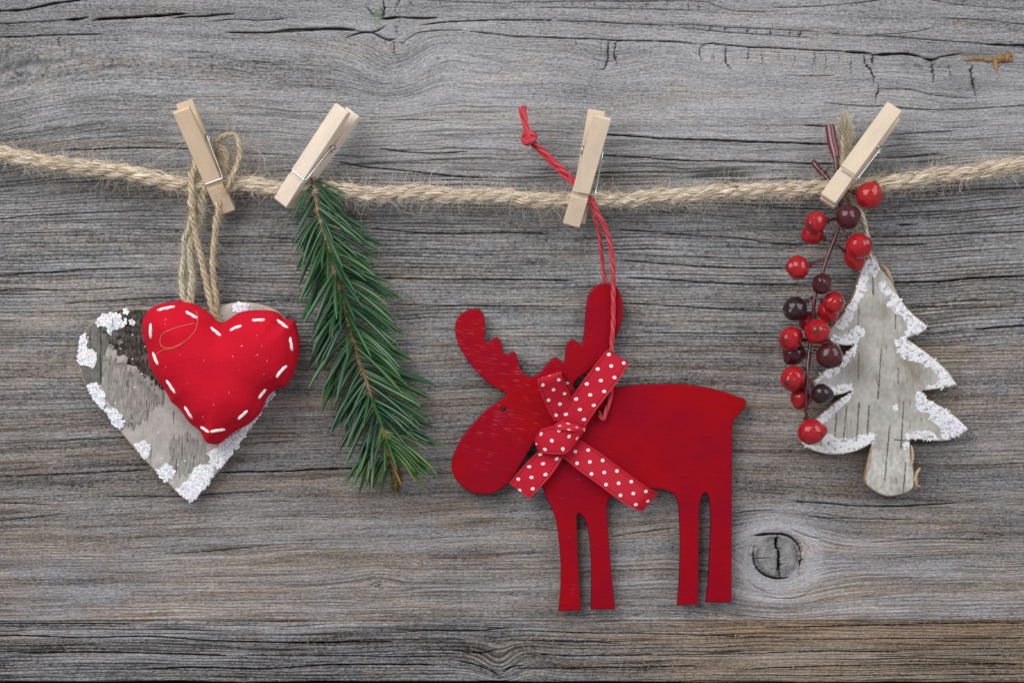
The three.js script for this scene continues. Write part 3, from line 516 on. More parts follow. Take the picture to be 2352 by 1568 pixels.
// twine: three thin strands with hairs
const TWINE = mat({ vertexColors: true, roughness: 0.92 });
function twine(acc, list, R, colors, hairs, ph = 0, turns = 1 / 0.0085) {
  const fr = frames(path(list, Math.max(30, list.length * 14)));
  for (let s = 0; s < 3; s++) {
    const sf = frames(helix(fr, R * 0.55, turns, s * 2.0944 + ph, 0.9, s));
    for (let k = 0; k < 4; k++) { const c = vary(colors[(k + s) % colors.length], 0.14); acc.tube(helix(sf, R * 0.3, -turns, k * 1.571, 0.5, k), (t) => R * 0.3 * (1 + 0.3 * N2(t * 40 + k, s)), 4, (t) => { const f = 1 + 0.2 * N2(t * 60 + k * 3, k + s); return [c[0] * f, c[1] * f, c[2] * f]; }, true); }
  }
  fuzz(acc, fr, R * 1.1, hairs * 2.6, 0.002, 0.008, 0.00006, [...colors, [0.7, 0.62, 0.5]], 0.9);
}

// ------------------------------------------------------------------ bark heart
const hz = ([x, y, c]) => [143.55 + x * 0.32963, 660.3 + y * 0.32963, c];
const tz = ([x, y, c]) => [1751.3 + x * 0.3662, 574.2 + y * 0.3662, c];
const mz = ([x, y, c]) => [1022.1 + x * 0.51268, 631.6 + y * 0.51268, c];
const rz = (x, y) => [1119.7 + x * 0.27474, 775.2 + y * 0.27474];
function slab(O, mmBack, mmFront, holes = [], bevel = 0.0002) {
  const g = new THREE.ExtrudeGeometry(toShape(O, mmFront, holes), { depth: (mmFront - mmBack) / 1000 - 2 * bevel, bevelEnabled: true, bevelSize: bevel, bevelThickness: bevel, bevelOffset: -bevel, bevelSegments: 2, curveSegments: 1 });
  return g.translate(0, Y0, mmBack / 1000 + bevel);
}
// a thin sheet whose surface follows a height function, cut to an outline (cells of about d units)
function reliefSheet(O, d, mm, hf, fnUV, deep = 1.5) {
  const xs = O.map((q) => q[0]), ys = O.map((q) => q[1]), x0 = Math.min(...xs), x1 = Math.max(...xs), y0 = Math.min(...ys), y1 = Math.max(...ys), nx = Math.ceil((x1 - x0) / d), ny = Math.ceil((y1 - y0) / d);
  const P = [], U = [], I = [], id = new Map();
  const node = (i, j) => {
    const key = j * 10000 + i; if (id.has(key)) return id.get(key);
    let x = x0 + (x1 - x0) * i / nx, y = y0 + (y1 - y0) * j / ny;
    if (!inPoly(x, y, O)) {           // pull border nodes onto the outline
      let m = 1e9, qx = x, qy = y;
      for (let a = 0, b = O.length - 1; a < O.length; b = a++) { const ex = O[a][0] - O[b][0], ey = O[a][1] - O[b][1], t = clamp(((x - O[b][0]) * ex + (y - O[b][1]) * ey) / (ex * ex + ey * ey + 1e-9)), px = O[b][0] + ex * t, py = O[b][1] + ey * t, dd = (px - x) ** 2 + (py - y) ** 2; if (dd < m) { m = dd; qx = px; qy = py; } }
      x = qx; y = qy;
    }
    const p = at(x, y, mm), k = P.length / 3; P.push(p.x, p.y, p.z + hf(x, y) / 1000); U.push(...fnUV(x, y)); id.set(key, k); return k;
  };
  for (let j = 0; j < ny; j++) for (let i = 0; i < nx; i++) {
    const c = [[i, j], [i + 1, j], [i + 1, j + 1], [i, j + 1]], ins = c.filter(([a, b]) => inPoly(x0 + (x1 - x0) * a / nx, y0 + (y1 - y0) * b / ny, O)).length;
    if (!ins) continue;
    const [a, b, e, f] = c.map(([q, w]) => node(q, w)); I.push(a, f, b, b, f, e);
  }
  const g = new THREE.BufferGeometry();
  g.setAttribute('position', new THREE.Float32BufferAttribute(P, 3)); g.setAttribute('uv', new THREE.Float32BufferAttribute(U, 2)); g.setIndex(I); g.computeVertexNormals();
  // the sheet's own thickness round its border
  const seen = new Set(), sp = [], su = [], si = [];
  for (let k = 0; k < I.length; k += 3) for (const [a, b] of [[0, 1], [1, 2], [2, 0]]) seen.add(I[k + a] * 1e6 + I[k + b]);
  for (const e of seen) { const a = Math.floor(e / 1e6), b = e % 1e6; if (seen.has(b * 1e6 + a)) continue; const c = sp.length / 3; for (const q of [a, b]) { sp.push(P[3 * q], P[3 * q + 1], P[3 * q + 2], P[3 * q], P[3 * q + 1], P[3 * q + 2] - deep / 1000); su.push(U[2 * q], U[2 * q + 1], U[2 * q], U[2 * q + 1]); } si.push(c, c + 1, c + 2, c + 2, c + 1, c + 3); }
  const g2 = new THREE.BufferGeometry();
  g2.setAttribute('position', new THREE.Float32BufferAttribute(sp, 3)); g2.setAttribute('uv', new THREE.Float32BufferAttribute(su, 2)); g2.setIndex(si); g2.computeVertexNormals();
  return mergeGeometries([g, g2]);
}
const toothed = (x, y, P) => inPoly(x + 7 * N2(x / 30, y / 22), y + 16 * N2(x / 4.5, y / 60) + 8 * N2(x / 12, y / 40), P);
const patchIn = (x, y, P, rough, sc) => { // soft ragged membership of a painted patch
  const nx = x + rough * N2(x / sc, y / sc), ny = y + rough * N2(x / sc + 40, y / sc + 7);
  return inPoly(nx, ny, P);
};
function glitter(acc, P, mm, count, r, colors, hf, tilt = 0.24) {
  const xs = P.map((q) => q[0]), ys = P.map((q) => q[1]), x0 = Math.min(...xs), x1 = Math.max(...xs), y0 = Math.min(...ys), y1 = Math.max(...ys);
  for (let k = 0, tries = 0; k < count && tries < count * 8; tries++) {
    const x = rr(x0, x1), y = rr(y0, y1); if (!patchIn(x, y, P, 5, 12)) continue; k++;
    const n = V(gauss() * tilt, gauss() * tilt, 1).normalize(), c = colors[Math.floor(rnd() * colors.length)];
    acc.disc(at(x, y, mm + (hf ? hf(x, y) : 0) + rr(0.04, 0.2)), n, r * rr(0.8, 1.15), 6, vary(c, 0.06));
  }
}
const SPARK = [[0.95, 0.95, 0.97], [0.97, 0.97, 0.98], [0.97, 0.96, 0.97], [0.85, 0.74, 0.9], [0.72, 0.68, 0.9], [0.95, 0.93, 0.95], [0.62, 0.9, 0.75], [0.92, 0.75, 0.86], [0.75, 0.85, 0.97]];
const GLIT = mat({ vertexColors: true, roughness: 0.25, metalness: 0.0, clearcoat: 1, clearcoatRoughness: 0.08, iridescence: 0.25, iridescenceIOR: 1.5, iridescenceThicknessRange: [250, 420] });
const CUTWOOD = mat({ color: lin(0.40, 0.29, 0.18), roughness: 0.8 });
const HEART = outline([[860, 290, 1], [800, 215], [700, 165], [580, 148], [480, 146], [400, 146], [330, 165], [230, 225], [160, 285], [120, 370], [103, 450], [106, 520], [122, 590], [160, 690], [240, 810], [340, 930], [480, 1102], [600, 1235], [740, 1375], [830, 1455], [885, 1492], [930, 1468], [1000, 1382], [1100, 1262], [1200, 1122], [1330, 940], [1470, 720], [1560, 590], [1605, 480], [1615, 380], [1590, 270], [1500, 165], [1380, 115], [1240, 99], [1120, 118], [1020, 160], [930, 225]].map(hz), 5);
const inset = (O, d) => { let ar = 0; const n = O.length; for (let i = 0, j = n - 1; i < n; j = i++) ar += O[j][0] * O[i][1] - O[i][0] * O[j][1]; const sg = ar > 0 ? 1 : -1; return O.map((q, i) => { const a = O[(i + n - 2) % n], b = O[(i + 2) % n], dx = b[0] - a[0], dy = b[1] - a[1], l = Math.hypot(dx, dy) + 1e-6; return [q[0] - sg * dy / l * d, q[1] + sg * dx / l * d]; }); };
const HP = {
  white: [[[150, 315], [165, 400], [200, 440], [238, 450], [240, 510], [215, 560], [165, 540], [108, 525], [100, 450], [118, 370]], [[222, 235], [270, 190], [330, 172], [400, 178], [402, 215], [430, 260], [400, 285], [352, 295], [335, 340], [318, 305], [285, 262], [245, 262]], [[412, 150], [448, 148], [455, 185], [425, 188]], [[428, 212], [450, 220], [446, 255], [428, 248]], [[465, 222], [500, 232], [498, 262], [470, 255]], [[160, 688], [220, 662], [250, 690], [288, 720], [298, 800], [272, 845], [222, 790]], [[286, 850], [330, 838], [375, 842], [402, 890], [432, 945], [410, 982], [365, 972], [320, 910]], [[498, 1092], [550, 1066], [607, 1095], [612, 1150], [570, 1192], [530, 1150]], [[645, 1272], [730, 1228], [782, 1280], [772, 1322], [720, 1352], [680, 1320]], [[785, 1412], [880, 1326], [920, 1250], [1020, 1228], [1058, 1280], [1025, 1345], [930, 1470], [885, 1494]], [[1015, 1155], [1100, 1088], [1205, 1015], [1270, 955], [1340, 925], [1210, 1122], [1100, 1262], [1035, 1240]], [[1300, 965], [1360, 880], [1470, 705], [1480, 735], [1400, 850], [1340, 940]], [[1178, 122], [1240, 102], [1310, 128], [1280, 165], [1190, 170]]].map((P) => P.map((q) => hz(q))),
  dark: [[310, 160], [420, 140], [700, 150], [760, 400], [740, 720], [640, 690], [560, 640], [520, 560], [450, 520], [430, 480], [330, 430], [290, 330], [350, 260]].map((q) => hz(q)),
  mid: [[100, 260], [300, 160], [345, 330], [300, 460], [285, 560], [265, 690], [160, 690], [110, 560]].map((q) => hz(q)),
  ragged: [[285, 470], [440, 510], [450, 570], [540, 600], [640, 680], [720, 720], [700, 800], [600, 830], [560, 910], [480, 970], [400, 950], [380, 870], [300, 760], [270, 640]].map((q) => hz(q)),
  low: [[745, 1060], [860, 1040], [1000, 1090], [1020, 1200], [960, 1240], [830, 1300], [750, 1240]].map((q) => hz(q)),
};
const whiteAt = (x, y, list) => { for (const P of list) if (patchIn(x, y, P, 5, 12)) return true; return false; };
{
  seed(303);
  const o = thing('bark_heart', 'grey birch bark heart with glitter edges, hanging behind the red heart', 'heart ornament', at(480, 760, 3));
  part('wooden_back', slab(HEART, 1.4, 4.9), CUTWOOD, o);
  const hx0 = 170, hx1 = 690, hy0 = 680, hy1 = 1160;
  const layer = (x, y) => { const d = patchIn(x, y, HP.dark, 10, 14), r = toothed(x, y, HP.ragged), m = patchIn(x, y, HP.mid, 6, 20), l = toothed(x, y, HP.low); return r ? 3 : d ? 1 : m ? 2 : l ? 4 : 0; };
  const whiteH = (x, y) => whiteAt(x + 2.2 * N2(x / 4, y / 4), y + 2.2 * N2(x / 4 + 9, y / 4), HP.white) && !(N2(x / 8 + 3, y / 8) + 0.4 * N2(x / 3, y / 3) > 0.4);
  const face = colorTexture(900, 830, (i, j) => {
    const x = lerp(hx0, hx1, i / 900), y = lerp(hy0, hy1, j / 830), L = layer(x, y), f = F2(x / 22, y / 30, 3), f2 = N2(x / 5, y / 12), f3 = N2(x / 2.5, y / 2.5), fr = N2(x / 3.2 + 8, y / 26);
    let c;
    if (L === 1) { const k = Math.max(0.02, 0.05 + 0.08 * f + 0.06 * f2 + 0.05 * f3 + 0.08 * clamp(N2(x / 30, y / 18 + 9))); c = [k * 1.16, k, k * 0.9]; }
    else if (L === 2) { const k = 0.15 + 0.07 * f + 0.02 * f2 + 0.015 * f3; c = [k * 1.04, k, k * 0.93]; }
    else if (L === 3) { const k = 0.29 + 0.10 * f + 0.07 * fr + 0.03 * f3; c = [k * 1.07, k, k * 0.92]; }
    else if (L === 4) { const k = 0.29 + 0.05 * f + 0.09 * fr + 0.02 * f3; c = [k * 1.05, k, k * 0.94]; }
    else { const k = 0.42 + 0.08 * f + 0.03 * fr + 0.02 * f3; c = [k * 1.05, k * 0.99, k * 0.93]; }
    // edge lines between the peeled layers
    const e = layer(x + 1.6, y + 1.2) !== L || layer(x - 1.2, y + 0.4) !== L; if (e) c = c.map((v) => v * (L === 1 ? 0.7 : 0.82));
    if (L !== 1) { const st = sstep(0.42, 0.6, N2(x / 2.6 + 30, y / 17)) * (L === 0 ? 0.16 : 0.4), bl = 1 + 0.07 * N2(x / 45, y / 8); c = c.map((v) => v * bl * (1 - st)); }
    // dark lenticels
    for (const [lx, a, b, w] of [[262, 150, 660, 7], [585, 780, 900, 5], [640, 700, 790, 4], [772, 860, 950, 6], [480, 880, 965, 6], [455, 580, 720, 4], [612, 1130, 1230, 5], [830, 1080, 1200, 5], [870, 1000, 1080, 5], [912, 1170, 1250, 5], [790, 1190, 1290, 5], [190, 300, 420, 5]]) { const q = hz([lx + 6 * N2(y / 30, lx), 0])[0], ya = hz([0, a])[1], yb = hz([0, b])[1]; if (y > ya && y < yb && Math.abs(x - q) < w * 0.27 * (0.7 + 0.5 * N2(y / 9, lx))) c = c.map((v) => v * 0.26); }
    if (whiteH(x, y)) { const k = 0.8 + 0.05 * f3; c = [k, k, k * 1.01]; }
    return c;
  });
  const hf = (x, y) => { const L = layer(x, y), w = whiteH(x, y); return [0.15, -0.35, 0.0, 0.45, 0.3][L] + (L === 1 ? 0.45 * F2(x / 14, y / 12, 3) : 0.1 * F2(x / 16, y / 30, 2) + (L === 3 ? 0.22 * N2(x / 9, y / 20) : 0)) + (w ? 0.25 + 0.15 * N2(x / 6, y / 6) : 0) - 0.4 * GA(polyDist(x, y, HEART), 2.5); };
  part('bark_face', reliefSheet(inset(HEART, 2.2), 2.2, 5.9, hf, (x, y) => [(x - hx0) / (hx1 - hx0), (y - hy0) / (hy1 - hy0)]), mat({ map: face, roughness: 0.75, specularIntensity: 0.4 }), o);
  // curled flaps of peeling bark
  for (const [px, py, w, h, an, lift] of [[305, 500, 46, 60, 0.1, 2.2], [400, 525, 60, 40, -0.1, 1.8], [470, 590, 34, 50, 0.15, 2.4], [535, 640, 26, 52, 0.25, 2.2], [590, 690, 30, 46, 0.3, 1.8], [430, 640, 26, 80, 0.05, 1.6], [345, 400, 40, 30, 0.6, 1.6], [390, 360, 36, 34, -0.5, 1.5], [640, 740, 26, 60, 0.2, 1.4], [760, 1110, 24, 60, 0.05, 1.3], [575, 860, 26, 60, 0.05, 1.2]]) {
    const g = new THREE.PlaneGeometry(1, 1, 6, 8), P = g.attributes.position;
    for (let k = 0; k < P.count; k++) { const u = P.getX(k), v = 0.5 - P.getY(k), up = (1 - v), x = u * w * (1 - 0.25 * up * Math.abs(N2(u * 4, px))) , y = v * h + 6 * N2(u * 5 + px, v * 2), q = at(...hz([px + x * Math.cos(an) - y * Math.sin(an), py + x * Math.sin(an) + y * Math.cos(an)]).slice(0, 2), 6.4 + lift * 0.55 * up * up + 0.25 * N2(u * 6, v * 5 + py)); P.setXYZ(k, q.x, q.y, q.z); }
    g.computeVertexNormals();
    const k = rr(0.24, 0.36); part('bark_flap', g, mat({ color: lin(k * 1.05, k, k * 0.93), roughness: 0.8 }), o);
  }
  const gl = new Acc();
  for (const P of HP.white) { let ar = 0; for (let i = 0, j = P.length - 1; i < P.length; j = i++) ar += P[j][0] * P[i][1] - P[i][0] * P[j][1]; glitter(gl, P, 5.95, Math.abs(ar) / 2 / 6.5, 0.00042, SPARK, hf, 0.16); }
  glitter(gl, inset(HEART, 4), 5.95, 45, 0.0003, SPARK, hf, 0.2);
  part('glitter_flakes', gl.geo(), GLIT, o, { kind: 'stuff' });
  // its twine loop, knotted behind the clothespin
  const tw = new Acc(), B = [[0.54, 0.43, 0.29], [0.6, 0.5, 0.36], [0.45, 0.35, 0.23]], zc = (x, y, mm) => [143.55 + x * 0.32963, 201 + y * 0.32963, mm]; seed(404);
  twine(tw, [zc(1120, 1660, 6), zc(1060, 1590, 8), zc(1030, 1500, 9), zc(1010, 1400, 9), zc(965, 1210, 10), zc(930, 1050, 11), zc(905, 870, 14), zc(893, 700, 15), zc(902, 600, 13), zc(930, 520, 11), zc(985, 470, 9)], 0.0012, B, 150);
  twine(tw, [zc(1125, 1665, 6), zc(1075, 1590, 7), zc(1070, 1480, 8), zc(1048, 1330, 8), zc(1045, 1180, 9), zc(1058, 1020, 10), zc(1080, 880, 11), zc(1090, 760, 11), zc(1080, 640, 11)], 0.0011, B, 130, 1);
  twine(tw, [zc(1090, 620, 10), zc(1120, 560, 10), zc(1140, 480, 9), zc(1110, 420, 9), zc(1075, 385, 9), zc(1100, 350, 11), zc(1150, 325, 12), zc(1190, 325, 12), zc(1222, 365, 12), zc(1232, 450, 12), zc(1215, 530, 13), zc(1188, 600, 14), zc(1165, 660, 14), zc(1150, 700, 13)], 0.00092, B, 170, 2);
  for (const k of [0, 1, 2, 3]) twine(tw, [zc(1065 + k * 16, 380 + k * 14, 8 + k), zc(1085 + k * 17, 460, 9 + k), zc(1095 + k * 14, 540, 10 + k), zc(1110 + k * 10, 620, 11), zc(1125 + k * 7, 700, 11)], 0.0011, B.map((c) => c.map((v) => v * 0.85)), 60, k);
  part('hanging_loop', tw.geo(), TWINE, o, { label: 'brown jute twine loop pinched by the clothespin' });
}

// ------------------------------------------------------------------ stuffed red heart
{
  seed(505);
  const o = thing('fabric_heart', 'stuffed red cloth heart with white running stitches round its edge', 'heart ornament', at(500, 700, 12));
  const R = outline([[1095, 243, 1], [1060, 228], [1000, 170], [940, 130], [880, 105], [830, 100, 1], [800, 78, 1], [770, 94], [690, 105], [610, 135], [560, 190], [538, 260], [548, 350], [575, 440], [590, 540], [640, 640], [700, 720], [742, 800, 1], [800, 850], [870, 945], [940, 1000], [985, 1080], [1040, 1097], [1085, 1090], [1130, 1050], [1200, 1000], [1290, 950], [1370, 870], [1420, 760], [1490, 706], [1545, 688], [1600, 600], [1635, 480], [1642, 380], [1615, 250], [1580, 222], [1532, 216, 1], [1500, 180], [1440, 158], [1330, 155], [1240, 165], [1170, 200], [1112, 240]].map(hz), 6);
  const [cx, cy] = hz([1075, 520]), mid = 12.5, n = R.length, rings = 46, P = [], U = [], I = [];
  const puff = (x, y) => { const d = polyDist(x, y, R), t = clamp(d / 95); let h = 13.5 * Math.sqrt(1 - (1 - t) ** 2);
    h += (0.3 * N2(x / 60, y / 60) + 0.05 * N2(x / 14, y / 14)) * Math.min(1, d / 14);
    const seam = GA(d - 15, 7); h -= 0.55 * seam; // pulled in along the stitches
    h += 0.35 * N2(x / 9, y / 9 + 5) * GA(d - 8, 9);
    h -= 2.2 * GA((x - hz([1100, 0])[0]), 22) * GA(y - hz([0, 300])[1], 42);
    return h; };
  for (const [sg, H] of [[1, 1], [-1, 0.42]]) {
    const base = P.length / 3;
    for (let k = 0; k <= rings; k++) for (let i = 0; i <= n; i++) {
      const t = 1 - (k / rings) ** 1.5, q = R[i % n], x = lerp(cx, q[0], t), y = lerp(cy, q[1], t), p = at(x, y, mid + 5);
      P.push(p.x, p.y, (mid + 0) / 1000 + sg * H * (t >= 1 ? 0 : puff(x, y)) / 1000); U.push((x - 300) * S * 100, (y - 680) * S * 100);
    }
    for (let k = 0; k < rings; k++) for (let i = 0; i < n; i++) { const a = base + k * (n + 1) + i, b = a + n + 1; sg < 0 ? I.push(a, b, a + 1, a + 1, b, b + 1) : I.push(a, a + 1, b, a + 1, b + 1, b); }
  }
  const g = new THREE.BufferGeometry();
  g.setAttribute('position', new THREE.Float32BufferAttribute(P, 3)); g.setAttribute('uv', new THREE.Float32BufferAttribute(U, 2)); g.setIndex(I); g.computeVertexNormals();
  // plain weave, 1 cm tile
  const weave = (i, j, n2) => { const u = i / n2 * 20, v = j / n2 * 20, a = Math.floor(u) + Math.floor(v) & 1, fu = u % 1 - 0.5, fv = v % 1 - 0.5; return a ? (1 - 3 * fv * fv) * (0.6 + 0.4 * Math.cos(fu * 3.1)) : (1 - 3 * fu * fu) * (0.6 + 0.4 * Math.cos(fv * 3.1)); };
  const wc = rep(colorTexture(512, 512, (i, j) => { const k = 0.76 + 0.42 * weave(i, j, 512) + 0.1 * Math.sin(i * 12.9 + j * 78.2) * Math.sin(i * 3.7) + 0.12 * N2(i / 10, j / 60) + 0.12 * N2(i / 60 + 9, j / 9); return [0.54 * k, 0.006 * k, 0.022 * k]; }));
  const wb = rep(greyTexture(512, 512, (i, j) => 0.5 + 0.45 * weave(i, j, 512)));
  part('cushion', g, mat({ map: wc, bumpMap: wb, bumpScale: 0.00016, roughness: 0.9, sheen: 0.25, sheenRoughness: 0.5, sheenColor: lin(0.9, 0.25, 0.25), specularIntensity: 0.3 }), o);
  const on = (x, y, mm) => { const p = at(x, y, mid + 5); p.z = (mid + puff(x, y) + mm) / 1000; return p; };
  const THREAD = mat({ color: lin(0.86, 0.85, 0.86), roughness: 0.85 });
  for (const [a, b, c, d] of [[668, 160, 785, 135], [870, 170, 945, 212], [630, 255, 628, 350], [640, 455, 678, 533], [738, 645, 795, 730], [862, 828, 910, 905], [970, 970, 1030, 1003], [1045, 998, 1132, 985], [1232, 912, 1293, 855], [1370, 768, 1415, 708], [1500, 622, 1562, 545], [1588, 350, 1600, 435], [1497, 228, 1570, 280], [1332, 228, 1412, 225], [1180, 300, 1255, 268], [1037, 280, 1105, 333]]) {
    const [x0, y0] = hz([a, b]), [x1, y1] = hz([c, d]), pts = [], bw = gauss() * 1.2;
    for (let k = 0; k <= 10; k++) { const t = k / 10, x = lerp(x0, x1, t) + bw * Math.sin(t * 3.14), y = lerp(y0, y1, t) + bw * Math.sin(t * 3.14), e = Math.sin(Math.PI * t); pts.push(on(x, y, -0.25 + 0.6 * Math.min(1, e * 2.2))); }
    const ac = new Acc(), fr = frames(pts);
    for (let s = 0; s < 4; s++) ac.tube(helix(fr, 0.00032, 90, s * 1.571), (t) => 0.00034 * (0.6 + 0.4 * Math.min(1, 5 * Math.min(t, 1 - t))), 5);
    part('stitch', ac.geo(), THREAD, o);
  }
  const lint = new Acc();
  for (let k = 0; k < 30; k++) { const [x, y] = hz([rr(600, 1560), rr(180, 1000)]); if (!inPoly(x, y, R) || polyDist(x, y, R) < 12) continue; const a = rr(0, 6.3), L = rr(1.2, 4), pts = []; for (let q = 0; q < 4; q++) { const X = x + Math.cos(a + q * gauss() * 0.4) * L * q / 3, Y = y + Math.sin(a + q * gauss() * 0.4) * L * q / 3; pts.push(on(X, Y, 0.12)); } lint.tube(pts, 0.00009 * rr(0.7, 1.6), 3, [0.8, 0.62, 0.62]); }
  part('lint', lint.geo(), mat({ vertexColors: true }), o, { kind: 'stuff' });
  const th = [[930, 160], [950, 215], [948, 280], [915, 340], [860, 385], [790, 415], [735, 418], [705, 400], [703, 350], [735, 315], [800, 285], [880, 262], [935, 250]].map((q) => { const [x, y] = hz(q); return on(x, y, 0.25); });
  const th2 = [[655, 470], [720, 435], [800, 420], [860, 390]].map((q) => { const [x, y] = hz(q); return on(x, y, 0.25); });
  part('loose_thread', new Acc().tube(spline(th, 60), 0.00009, 4).tube(spline(th2, 24), 0.00008, 4).geo(), mat({ color: lin(0.72, 0.28, 0.16), roughness: 0.8 }), o);
  const tw = new Acc(), GJ = [[0.52, 0.47, 0.35], [0.6, 0.55, 0.43], [0.44, 0.39, 0.28]], zc = (x, y, mm) => [143.55 + x * 0.32963, 201 + y * 0.32963, mm];
  twine(tw, [zc(850, 1520, 12), zc(838, 1450, 11), zc(830, 1330, 9), zc(848, 1180, 9), zc(850, 1060, 9), zc(880, 980, 10), zc(905, 860, 10), zc(935, 740, 10), zc(975, 650, 10), zc(1010, 560, 10)], 0.0013, GJ, 190, 0);
  twine(tw, [zc(880, 1525, 12), zc(893, 1440, 11), zc(900, 1300, 10), zc(885, 1150, 10), zc(905, 1040, 10), zc(950, 930, 10), zc(965, 820, 11), zc(985, 700, 11), zc(1030, 600, 10)], 0.0013, GJ, 200, 1);
  twine(tw, [zc(855, 1515, 11), zc(872, 1440, 9), zc(862, 1330, 8), zc(868, 1200, 8), zc(885, 1080, 8), zc(915, 960, 9), zc(930, 840, 9), zc(955, 700, 9)], 0.0012, GJ, 160, 2);
  part('hanging_loop', tw.geo(), TWINE, o, { label: 'frayed greenish grey twine loop' });
}

// ------------------------------------------------------------------ spruce twig
{
  seed(606);
  const o = thing('spruce_twig', 'drooping green spruce twig hanging between red heart and moose', 'twig', at(722, 430, 9));
  const ST = [[712, 392, 10], [719.6, 416, 11], [724, 441, 12], [730.5, 485, 12], [743, 528, 11.5], [752, 566, 11], [768, 622, 11], [783, 672, 10.5], [793, 712, 10.5], [802, 751, 10], [814.5, 792, 10], [824, 829, 9.5], [842.5, 876, 9], [855, 922, 9], [870.5, 963, 9], [883, 994, 9], [892, 1041, 9], [905, 1076, 9]];
  const sp = path(ST, 220), fr = frames(sp), a = new Acc(), BK = [[0.26, 0.165, 0.10], [0.34, 0.22, 0.14], [0.18, 0.11, 0.065]];
  a.tube(sp, (t) => (0.00118 - 0.0005 * t) * (1 + 0.18 * N2(t * 70, 1) + 0.1 * N2(t * 160, 8)), 9, (t) => vary(BK[Math.floor(rnd() * 3)], 0.15));
  for (let k = 0; k < 90; k++) { const f = fr[10 + Math.floor(rnd() * 200)], an = rr(0, 6.3), d = f.N.clone().multiplyScalar(Math.cos(an)).addScaledVector(f.B, Math.sin(an)); a.tube([f.p.clone().addScaledVector(d, 0.0006), f.p.clone().addScaledVector(d, 0.0013).addScaledVector(f.T, 0.0006), f.p.clone().addScaledVector(d, 0.0016).addScaledVector(f.T, 0.0011)], (t) => 0.0004 * (1 - 0.5 * t), 5, vary([0.34, 0.22, 0.12], 0.2)); }
  part('stem', a.geo(), mat({ vertexColors: true, roughness: 0.85 }), o);
  // needle shapes: +y along the twig towards its tip, +x outwards
  const shapes = [];
  for (let v = 0; v < 16; v++) {
    const pts = [], L = 0.0248 * rr(0.86, 1.1), a0 = rr(0.7, 1.18), a1 = rr(0.42, 0.88), side = gauss() * 0.06; let x = 0.0004, y = 0, z = 0;
    for (let k = 0; k <= 9; k++) { const t = k / 9, an = lerp(a0, a1, Math.pow(t, 0.75)); pts.push(V(x, y, z)); x += Math.sin(an) * L / 9; y += Math.cos(an) * L / 9; z += side * L / 9 * t; }
    shapes.push(new Acc().tube(pts, (t) => 0.0008 * (t < 0.08 ? 0.6 : 1) * (t > 0.72 ? Math.max(0.08, 1 - ((t - 0.72) / 0.28) ** 1.8) : 1), 5, (t) => t > 0.96 ? [3.2, 1.9, 1.3] : t < 0.06 ? [4, 1.8, 1] : [1 + 0.15 * t, 1 + 0.12 * t, 1], true).geo());
  }
  const GREEN = [[0.018, 0.074, 0.030], [0.025, 0.094, 0.036], [0.013, 0.056, 0.026], [0.036, 0.108, 0.034]].map((c) => mat({ color: lin(...c), vertexColors: true, roughness: 0.34, clearcoat: 0.35, clearcoatRoughness: 0.25, specularIntensity: 0.9 }));
  const YOUNG = mat({ color: lin(0.06, 0.13, 0.03), vertexColors: true, roughness: 0.35, clearcoat: 0.3, clearcoatRoughness: 0.3 }), DEAD = mat({ color: lin(0.2, 0.11, 0.05), roughness: 0.6 });
  const org = worldOrigin(o), count = 256;
  for (let k = 0; k < count; k++) {
    const t = k > count - 26 ? rr(0.88, 0.985) : clamp(0.035 + 0.93 * (k + rr(-0.4, 0.4)) / (count - 26), 0.03, 0.985), f = fr[Math.floor(t * 219)];
    // mostly to the two sides and to the front, a few behind
    let an; const u = rnd(); if (u < 0.42) an = rr(-0.3, 0.62); else if (u < 0.82) an = Math.PI - rr(-0.3, 0.62); else an = rr(0.5, 2.64);
    const rad = f.B.clone().multiplyScalar(Math.cos(an)).addScaledVector(V(0, 0, 1), Math.sin(an)).addScaledVector(f.T, 0); rad.addScaledVector(f.T, -rad.dot(f.T)).normalize();
    const m = new THREE.Mesh(shapes[Math.floor(rnd() * 16)], k % 97 === 50 ? DEAD : t > 0.86 ? (rnd() < 0.65 ? YOUNG : GREEN[3]) : GREEN[Math.floor(rnd() * 4)]);
    m.matrixAutoUpdate = true; const Z = V().crossVectors(rad, f.T), mx = new THREE.Matrix4().makeBasis(rad, f.T, Z);
    m.quaternion.setFromRotationMatrix(mx); m.position.copy(f.p).sub(org);
    const s = rr(0.82, 1.22) * (t < 0.12 ? 0.68 : t < 0.3 ? 0.85 : t > 0.9 ? 0.72 : 1) * (f.B.clone().multiplyScalar(Math.cos(an)).x > 0 ? 1.02 : 0.92); m.scale.set(s * rr(0.85, 1.12), s, s);
    m.name = numbered('needle', o); m.castShadow = m.receiveShadow = true; o.add(m);
  }
  // bristly brown bud near the tip, small green galls along the stem
  const bd = new Acc(); bd.tube(path([[905, 1066, 9], [909, 1085, 11], [913, 1105, 11], [908, 1122, 10], [905, 1128, 9.5]], 16), (t) => 0.0017 * Math.pow(Math.sin(Math.PI * clamp(0.12 + 0.8 * t)), 0.7), 10, () => vary([0.08, 0.06, 0.022], 0.3));
  const bf = frames(path([[906, 1072, 9], [912, 1100, 11], [906, 1126, 10]], 20));
  for (let k = 0; k < 700; k++) { const f = bf[Math.floor(rnd() * 20)], an = rr(0, 6.3), d = f.N.clone().multiplyScalar(Math.cos(an)).addScaledVector(f.B, Math.sin(an)), q = f.p.clone().addScaledVector(d, 0.0015), r = V(gauss(), gauss(), gauss()).multiplyScalar(0.0009); bd.tube([q, q.clone().add(r.clone().multiplyScalar(0.6)).addScaledVector(d, 0.0003), q.clone().add(r).addScaledVector(f.T, 0.0008)], 0.0001, 3, vary([[0.22, 0.14, 0.04], [0.2, 0.19, 0.04], [0.1, 0.06, 0.03]][k % 3], 0.2), false); }
